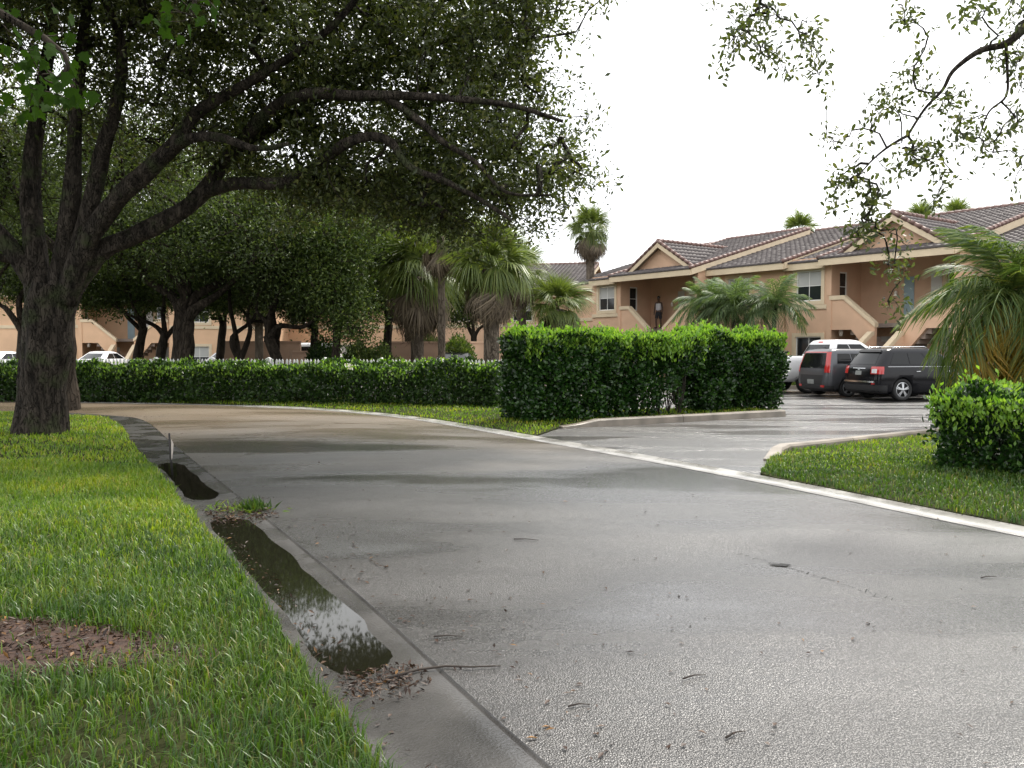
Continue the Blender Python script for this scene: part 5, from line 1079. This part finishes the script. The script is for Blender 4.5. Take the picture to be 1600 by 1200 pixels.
def car(name, label, loc, rz, rings, paint, wb, r, tw, wheels_x, cut=True, cat='car'):
    root = setp(empty(name, (loc[0], loc[1], 0), rz), label, cat); cb = CarBody(rings); me = cb.mesh(); body = link('body', me, paint, root)
    hw = max(q[:, 1].max() for q in cb.R)
    if cut:
        cm = MB()
        for x in wheels_x:
            for s in (-1, 1): cm.tube([(x, s*(hw-.30), r), (x, s*(hw+.2), r)], [r*1.13, r*1.13], 28)
        co = cm.obj('cutter', 'black_plastic'); md = body.modifiers.new('b', 'BOOLEAN'); md.operation = 'DIFFERENCE'; md.object = co; md.solver = 'EXACT'
        for p in me.polygons: pass
        dg = bpy.context.evaluated_depsgraph_get(); co.parent = None
        # evaluate in place (the cutter is given in the body's own space)
        body.parent = None; bpy.context.view_layer.update(); dg = bpy.context.evaluated_depsgraph_get()
        nm = bpy.data.meshes.new_from_object(body.evaluated_get(dg)); body.modifiers.clear(); body.data = nm; body.parent = root; bpy.data.objects.remove(co)
        nm.materials.clear(); nm.materials.append(M[paint])
    for x in wheels_x:
        for s in (-1, 1): wheel(root, x, s*(hw-.03-tw/2), r, tw, s, *( (5, True) if 'black' in paint else (5, False)))
    return root, cb
HEAD = R(14)
def atwheel(wp, lx, ly, rz): c, s = math.cos(rz), math.sin(rz); return (wp[0]-(c*lx-s*ly), wp[1]-(s*lx+c*ly))
# black crossover
RB = [ring(.20, -2.02, 2.0, .74, .2, .3), ring(.30, -2.19, 2.16, .85, .24, .36, .04, .03), ring(.55, -2.22, 2.2, .895, .24, .36, .05, .04), ring(.80, -2.2, 2.19, .895, .24, .36, .05, .04), ring(.98, -2.17, 2.08, .875, .24, .36, .06, .04),
      ring(1.05, -2.14, 1.02, .85, .22, .3, .12, .04), ring(1.09, -2.11, .90, .835, .2, .28, .14, .04), ring(1.50, -1.80, .22, .68, .2, .22, .12, .06), ring(1.585, -1.72, .02, .62, .2, .2, .1, .06), ring(1.625, -1.45, -.25, .48, .2, .2, .05, .03)]
suv, cb = car('black_suv', 'glossy black crossover SUV parked nearest the date palm', atwheel((11.95, 25.5), -1.3, -.8, HEAD), HEAD, RB, 'car_black', 2.6, .345, .22, (-1.3, 1.33))
for (a, b_) in ((.9, 5.0), (5.25, 9.6), (9.85, 14.2)): cb.patch('side_window', 'car_glass', suv, IR0+a, IR0+b_, 6.08, 6.92)
for (a, b_) in ((1.8, 6.1), (6.4, 10.6), (10.9, 15.0)): cb.patch('side_window', 'car_glass', suv, IL0+a, IL0+b_, 6.08, 6.92)
cb.patch('rear_window', 'car_glass', suv, IB0+.1, IB0+NE-1.1, 6.05, 6.93); cb.patch('windscreen', 'car_glass', suv, IF0-.5, IF0+NE-.5, 6.08, 6.93)
for s in (-1, 1):
    u0 = IB0+NE-1.5 if s < 0 else IB0-NCN-.6; cb.patch('tail_light', 'lens', suv, u0, u0+4.0, 3.15, 5.1)
cb.patch('reversing_lamp', 'clear_lens', suv, IB0+NE-1.3, IB0+NE+.3, 3.3, 4.0, .014); cb.patch('chrome_strip', 'chrome', suv, IB0+1.6, IB0+NE-2.6, 4.05, 4.28, .016); cb.patch('bumper_strip', 'chrome', suv, IB0-.8, IB0+NE-.2, 2.05, 2.25, .02)
cb.patch('belt_strip', 'chrome', suv, IR0+.5, IR0+14.6, 4.95, 5.12, .008); cb.patch('number_plate', 'plate', suv, IB0+2.35, IB0+3.65, 2.95, 3.65, .012); cb.patch('bumper', 'black_plastic', suv, IB0-3.5, IB0+NE+3.4, .55, 1.75, .014)
cb.patch('reflector', 'lens', suv, IB0+NE-1.2, IB0+NE-.2, 1.85, 2.0, .02); cb.patch('badge', 'chrome', suv, IB0+2.75, IB0+3.25, 3.8, 3.95, .014)
cb.patch('rear_spoiler', 'black_plastic', suv, IB0-.3, IB0+NE-.7, 6.94, 7.5, .05)
for s in (-1, 1):
    mb = MB(); mb.tube([(-1.5, s*.60, 1.61), (-1.4, s*.60, 1.655), (-.35, s*.60, 1.665), (-.2, s*.60, 1.60)], [.016]*4, 6); mb.obj('roof_rail', 'chrome', suv)
    mb = MB(); mb.tube([(.72, s*.84, 1.1), (.68, s*1.0, 1.14), (.62, s*1.03, 1.14)], [.05, .09, .06], 8); mb.obj('wing_mirror', 'car_black', suv)
    for (x) in (-.75, .35): mb = MB(); mb.tube([(x-.1, s*.895, .90), (x, s*.915, .905), (x+.1, s*.895, .90)], [.014]*3, 6); mb.obj('door_handle', 'chrome', suv)
    cb.patch('headlight', 'clear_lens', suv, (IF0-2 if s < 0 else IF0+NE-1.5), (IF0+1 if s < 0 else IF0+NE+1.5), 3.1, 3.8)
# grey boxy hatchback
RG_ = [ring(.18, -1.93, 1.9, .74, .2, .3), ring(.28, -2.07, 2.04, .85, .2, .34, .03, .02), ring(.52, -2.1, 2.1, .9, .22, .34, .05, .02), ring(.80, -2.08, 2.08, .9, .2, .34, .05, .02), ring(.97, -2.06, 1.95, .885, .2, .34, .06, .02),
       ring(1.05, -2.04, 1.12, .87, .18, .3, .12, .02), ring(1.08, -2.03, 1.02, .86, .17, .28, .12, .02), ring(1.47, -1.92, .45, .755, .16, .22, .1, .03), ring(1.565, -1.84, .25, .70, .18, .2, .08, .03), ring(1.60, -1.55, 0, .55, .2, .2, .05, .02)]
soul, cs = car('grey_hatchback', 'grey boxy hatchback with tall red tail lights parked between pickup and SUV', atwheel((11.10, 27.5), -1.27, -.8, HEAD), HEAD, RG_, 'car_grey', 2.57, .325, .21, (-1.27, 1.3))
for (a, b_) in ((.9, 4.2), (4.5, 9.4), (9.7, 14.4)): cs.patch('side_window', 'car_glass', soul, IR0+a, IR0+b_, 6.08, 6.92)
for (a, b_) in ((1.6, 6.3), (6.6, 11.3), (11.6, 14.8)): cs.patch('side_window', 'car_glass', soul, IL0+a, IL0+b_, 6.08, 6.92)
cs.patch('rear_window', 'car_glass', soul, IB0+.0, IB0+NE-1.0, 3.9, 6.95, .006); cs.patch('windscreen', 'car_glass', soul, IF0-.5, IF0+NE-.5, 6.08, 6.93)
for s in (-1, 1):
    u0 = IB0+NE-.9 if s < 0 else IB0-2.6; cs.patch('tail_light', 'lens', soul, u0, u0+2.5, 3.1, 7.2, .014, 4, 8)
cs.patch('roof_garnish', 'lens', soul, IB0-.4, IB0+NE-.6, 7.0, 7.25, .012); cs.patch('badge', 'chrome', soul, IB0+2.65, IB0+3.35, 4.0, 4.25, .014)
cs.patch('number_plate', 'plate', soul, IB0+2.2, IB0+3.8, 1.6, 2.2, .012); cs.patch('bumper', 'black_plastic', soul, IB0-3.4, IB0+NE+3.2, .5, 1.45, .012); cs.patch('bumper_band', 'black_plastic', soul, IB0+.3, IB0+NE-1.3, 1.5, 2.75, .006)
for s in (-1, 1):
    u0 = IB0+NE-1.6 if s < 0 else IB0-.6; cs.patch('reflector', 'lens', soul, u0, u0+1.1, 1.2, 1.5, .02)
    mb = MB(); mb.tube([(.9, s*.86, 1.1), (.86, s*1.0, 1.14), (.8, s*1.04, 1.14)], [.05, .09, .06], 8); mb.obj('wing_mirror', 'car_grey', soul)
    for x in (-.7, .4): mb = MB(); mb.tube([(x-.1, s*.9, .9), (x, s*.92, .905), (x+.1, s*.9, .9)], [.014]*3, 6); mb.obj('door_handle', 'car_grey', soul)
    cs.patch('headlight', 'clear_lens', soul, (IF0-2 if s < 0 else IF0+NE-1.5), (IF0+1 if s < 0 else IF0+NE+1.5), 3.1, 3.8)
mb = MB(); mb.tube([(-1.5, 0, 1.6), (-1.6, 0, 1.66), (-1.7, 0, 1.67)], [.02, .014, .006], 5); mb.obj('antenna', 'black_plastic', soul)
# white pickup: body with bed and separate cab
RP = [ring(.42, -2.8, 2.75, .80, .1, .3), ring(.55, -2.9, 2.85, .95, .1, .34, .03), ring(.85, -2.92, 2.9, 1.0, .1, .34, .05), ring(1.12, -2.92, 2.88, 1.0, .1, .34, .06), ring(1.30, -2.9, 2.75, .985, .1, .34, .06), ring(1.33, -2.87, 2.65, .96, .1, .3, .05)]
pick, cp_ = car('white_pickup', 'white crew cab pickup truck parked beside the grey hatchback', atwheel((10.62, 29.9), -1.85, -.85, HEAD), HEAD, RP, 'car_white', 3.6, .40, .27, (-1.85, 1.78), cat='truck')
RC = [ring(1.24, -1.0, 1.45, .93, .14, .3, .1), ring(1.36, -.98, 1.30, .92, .14, .3, .12), ring(1.80, -.78, .62, .76, .16, .24, .12), ring(1.90, -.68, .42, .70, .18, .22, .1), ring(1.94, -.5, .2, .55, .18, .2, .05)]
cc = CarBody(RC); link('cab', cc.mesh(), 'car_white', pick)
for (a, b_) in ((.8, 6.6), (7.0, 14.2)): cc.patch('side_window', 'car_glass', pick, IR0+a, IR0+b_, 1.08, 1.92)
for (a, b_) in ((1.6, 8.4), (8.8, 14.8)): cc.patch('side_window', 'car_glass', pick, IL0+a, IL0+b_, 1.08, 1.92)
cc.patch('rear_window', 'car_glass', pick, IB0-.3, IB0+NE-.7, 1.1, 1.9); cc.patch('windscreen', 'car_glass', pick, IF0-.5, IF0+NE-.5, 1.08, 1.92)
cc.patch('brake_lamp', 'lens', pick, IB0+2.3, IB0+3.7, 2.2, 2.7)
bd = MB(); bd.box(-2.8, -1.05, -.82, .82, 1.326, 1.345); bd.obj('bed_cover', 'black_plastic', pick)
for s in (-1, 1):
    u0 = IB0+NE-1.4 if s < 0 else IB0-1.6; cp_.patch('tail_light', 'lens', pick, u0, u0+2.2, 2.1, 3.9)
    mb = MB(); mb.tube([(1.2, s*.92, 1.42), (1.15, s*1.12, 1.46), (1.12, s*1.18, 1.46)], [.05, .12, .08], 8); mb.obj('wing_mirror', 'car_white', pick)
    cp_.patch('headlight', 'clear_lens', pick, (IF0-2 if s < 0 else IF0+NE-1.5), (IF0+1 if s < 0 else IF0+NE+1.5), 2.6, 3.4)
mb = MB(); mb.box(-3.05, -2.94, -.9, .9, .52, .74); mb.obj('rear_bumper', 'black_plastic', pick)
# parked cars beyond the fence, only their roofs in sight
RSD = [ring(.2, -2.2, 2.2, .74, .3, .34), ring(.3, -2.32, 2.32, .85, .3, .4, .05, .05), ring(.6, -2.35, 2.35, .9, .3, .4, .06, .05), ring(.85, -2.3, 2.28, .89, .3, .4, .06, .05), ring(.95, -1.75, 1.15, .82, .25, .3, .1, .08), ring(.99, -1.65, 1.05, .8, .25, .3, .1, .08), ring(1.36, -.95, .3, .62, .22, .22, .08, .05), ring(1.43, -.8, .1, .56, .2, .2, .06, .04), ring(1.46, -.6, -.1, .42, .2, .2, .04, .02)]
for (x, d, rz, paint, lb) in ((165, 49, 85, 'car_white', 'white car parked below the far stairs, roof just above the long hedge'), (12, 47, 75, 'car_white', 'white car glimpsed left of the big oak trunk over the hedge'), (362, 46, 85, 'car_silver', 'silver car parked in front of the low brown wall'), (715, 34, 85, 'car_black', 'dark car parked in front of the tan enclosure wall')):
    c = P(x, 545, d); sedan, cd = car('parked_sedan', lb, c[:2], R(rz), RSD, paint, 2.7, .33, .21, (-1.35, 1.38), False)
    cd.patch('side_window', 'car_glass', sedan, IR0+1, IR0+7, 5.1, 5.92); cd.patch('side_window', 'car_glass', sedan, IR0+7.4, IR0+14.4, 5.1, 5.92); cd.patch('side_window', 'car_glass', sedan, IL0+1, IL0+7, 5.1, 5.92); cd.patch('side_window', 'car_glass', sedan, IL0+7.4, IL0+14.4, 5.1, 5.92)
    cd.patch('rear_window', 'car_glass', sedan, IB0-.5, IB0+NE-.5, 5.1, 5.92); cd.patch('windscreen', 'car_glass', sedan, IF0-.5, IF0+NE-.5, 5.1, 5.92)
    for s in (-1, 1): u0 = IB0+NE-1.6 if s < 0 else IB0-1.6; cd.patch('tail_light', 'lens', sedan, u0, u0+2.2, 2.2, 2.9)
c = P(505, 545, 46); van, cv = car('parked_van', 'white van half hidden by shrubs beyond the picket fence', c[:2], R(85), [q*np.array([1.15, 1.08, 1.2]) for q in RG_], 'car_white', 2.6, .36, .22, (-1.5, 1.5), False, 'van')
for (a, b_) in ((.9, 4.2), (4.5, 9.4), (9.7, 14.4)): cv.patch('side_window', 'car_glass', van, IR0+a, IR0+b_, 6.08, 6.92); cv.patch('side_window', 'car_glass', van, IL0+a, IL0+b_, 6.08, 6.92)
cv.patch('rear_window', 'car_glass', van, IB0, IB0+NE-1, 6.1, 6.9); cv.patch('windscreen', 'car_glass', van, IF0-.5, IF0+NE-.5, 6.08, 6.93)

# painted stall lines on the lot
for k_ in range(4):
    o_ = np.array([12.6, 24.0])+np.array([-.42, 2.35])*k_; f = np.array([math.cos(HEAD), math.sin(HEAD)]); nn = np.array([-f[1], f[0]])
    mb = MB(); a = o_-f*1.8; b_ = o_+f*2.8; mb.add([(*(a-nn*.05), -.002), (*(b_-nn*.05), -.002), (*(b_+nn*.05), -.002), (*(a+nn*.05), -.002)], [(0, 1, 2, 3)]); setp(mb.obj('stall_line', 'ribbon', fix=False), kind='structure')
# ------------------------------------------------------------------ person on the farther stair
def skin(name, verts, edges, rad, root_i, mat, parent, sub=2):
    me = bpy.data.meshes.new(name); me.from_pydata(verts, edges, []); o = link(name, me); md = o.modifiers.new('s', 'SKIN'); md.use_smooth_shade = True
    for i, r_ in enumerate(rad): me.skin_vertices[0].data[i].radius = (r_ if isinstance(r_, tuple) else (r_, r_))
    me.skin_vertices[0].data[root_i].use_root = True
    o.modifiers.new('u', 'SUBSURF').levels = sub; o.modifiers['u'].render_levels = sub
    bpy.context.view_layer.update(); nm = bpy.data.meshes.new_from_object(o.evaluated_get(bpy.context.evaluated_depsgraph_get())); o.modifiers.clear(); o.data = nm; nm.materials.clear(); nm.materials.append(M[mat]); o.parent = parent; return o
# standing on the second step of the left upper flight, looking towards the lot
lp3 = Matrix.Translation(B1.location) @ Matrix.Rotation(B1.rotation_euler.z, 4, 'Z') @ Vector((-12.0-1.45, -1.15+1.75, 2.695))
man = setp(empty('person', tuple(lp3), B1.rotation_euler.z+R(20)), 'person in a white sleeveless top and dark shorts standing on the stairs, arms hanging', 'person')
v = [(0, 0, .93), (0, 0, 1.08), (0, .0, 1.25), (0, .01, 1.40), (0, 0, 1.49), (0, -.01, 1.57), (0, -.015, 1.66), (0, -.01, 1.74)]; r_ = [(.15, .11), (.14, .10), (.155, .105), (.13, .085), .052, .07, .085, .06]
e = [(i, i+1) for i in range(7)]
def add(p, r, frm): v.append(p); r_.append(r); e.append((frm, len(v)-1)); return len(v)-1
for s in (-1, 1):
    i_ = add((s*.17, .0, 1.39), .058, 3); i_ = add((s*.225, .015, 1.13), .045, i_); i_ = add((s*.235, -.04, .90), .034, i_); i_ = add((s*.235, -.055, .82), (.02, .036), i_); palm = i_
    for f_, (dy, ln) in enumerate(((-.033, .075), (-.011, .085), (.011, .08), (.033, .065))): j_ = add((s*.237, -.057+dy, .82-ln*.55), .0095, palm); add((s*.225, -.067+dy, .82-ln), .008, j_)
    j_ = add((s*.225, -.1, .815), .010, palm); add((s*.218, -.115, .775), .008, j_)
    i_ = add((s*.095, 0, .84), .085, 0); i_ = add((s*.105, -.02+.06*s, .47), .06, i_); i_ = add((s*.11, .03+.06*s, .10), .042, i_); i_ = add((s*.11, -.02+.06*s, .05), .04, i_); add((s*.12, -.15+.06*s, .035), .034, i_)
body = skin('body', v, e, r_, 0, 'skin', man, 2)
skin('top', [(0, 0, .95), (0, 0, 1.1), (0, 0, 1.28), (0, .01, 1.40), (.11, .0, 1.42), (-.11, 0, 1.42)], [(0, 1), (1, 2), (2, 3), (3, 4), (3, 5)], [(.175, .135), (.165, .125), (.18, .13), (.15, .11), .055, .055], 0, 'shirt', man)
skin('shorts', [(0, 0, .96), (0, 0, .88), (.1, .0, .78), (-.1, 0, .78), (.108, .03, .5), (-.108, -.05, .5)], [(0, 1), (1, 2), (1, 3), (2, 4), (3, 5)], [(.165, .125), (.16, .12), .105, .105, .09, .09], 0, 'shorts', man)
hm = MB(); n_ = 10
for j in range(6):
    for i in range(n_): a = 2*math.pi*i/n_; b_ = math.pi/2*j/5; hm.v.append((.092*math.cos(b_)*math.cos(a), .012+.105*math.cos(b_)*math.sin(a), 1.68+.115*math.sin(b_)-.03*math.sin(a)*-1*(j == 0)))
hm.f = [(j*n_+i, j*n_+(i+1) % n_, (j+1)*n_+(i+1) % n_, (j+1)*n_+i) for j in range(5) for i in range(n_)]; hm.sm = [True]*len(hm.f); hm.obj('hair', 'hair', man, fix=False)
for s in (-1, 1):
    ey = MB(); ey.tube([(s*.032, -.092, 1.675), (s*.032, -.1, 1.675)], [.012, .008], 8); ey.obj('eye', 'shirt', man)
    sh = MB(); sh.tube([(s*.11, .05+.06*s, .05), (s*.11, -.03+.06*s, .055), (s*.12, -.19+.06*s, .04)], [.045, .055, .04], 8); sh.obj('shoe', 'shoe', man)
ns = MB(); ns.tube([(0, -.085, 1.67), (0, -.112, 1.64), (0, -.1, 1.628)], [.008, .016, .012], 6); ns.obj('nose', 'skin', man); ns = MB(); ns.tube([(-.025, -.092, 1.6), (0, -.1, 1.598), (.025, -.092, 1.6)], [.004, .008, .004], 6); ns.obj('mouth', 'hair', man)
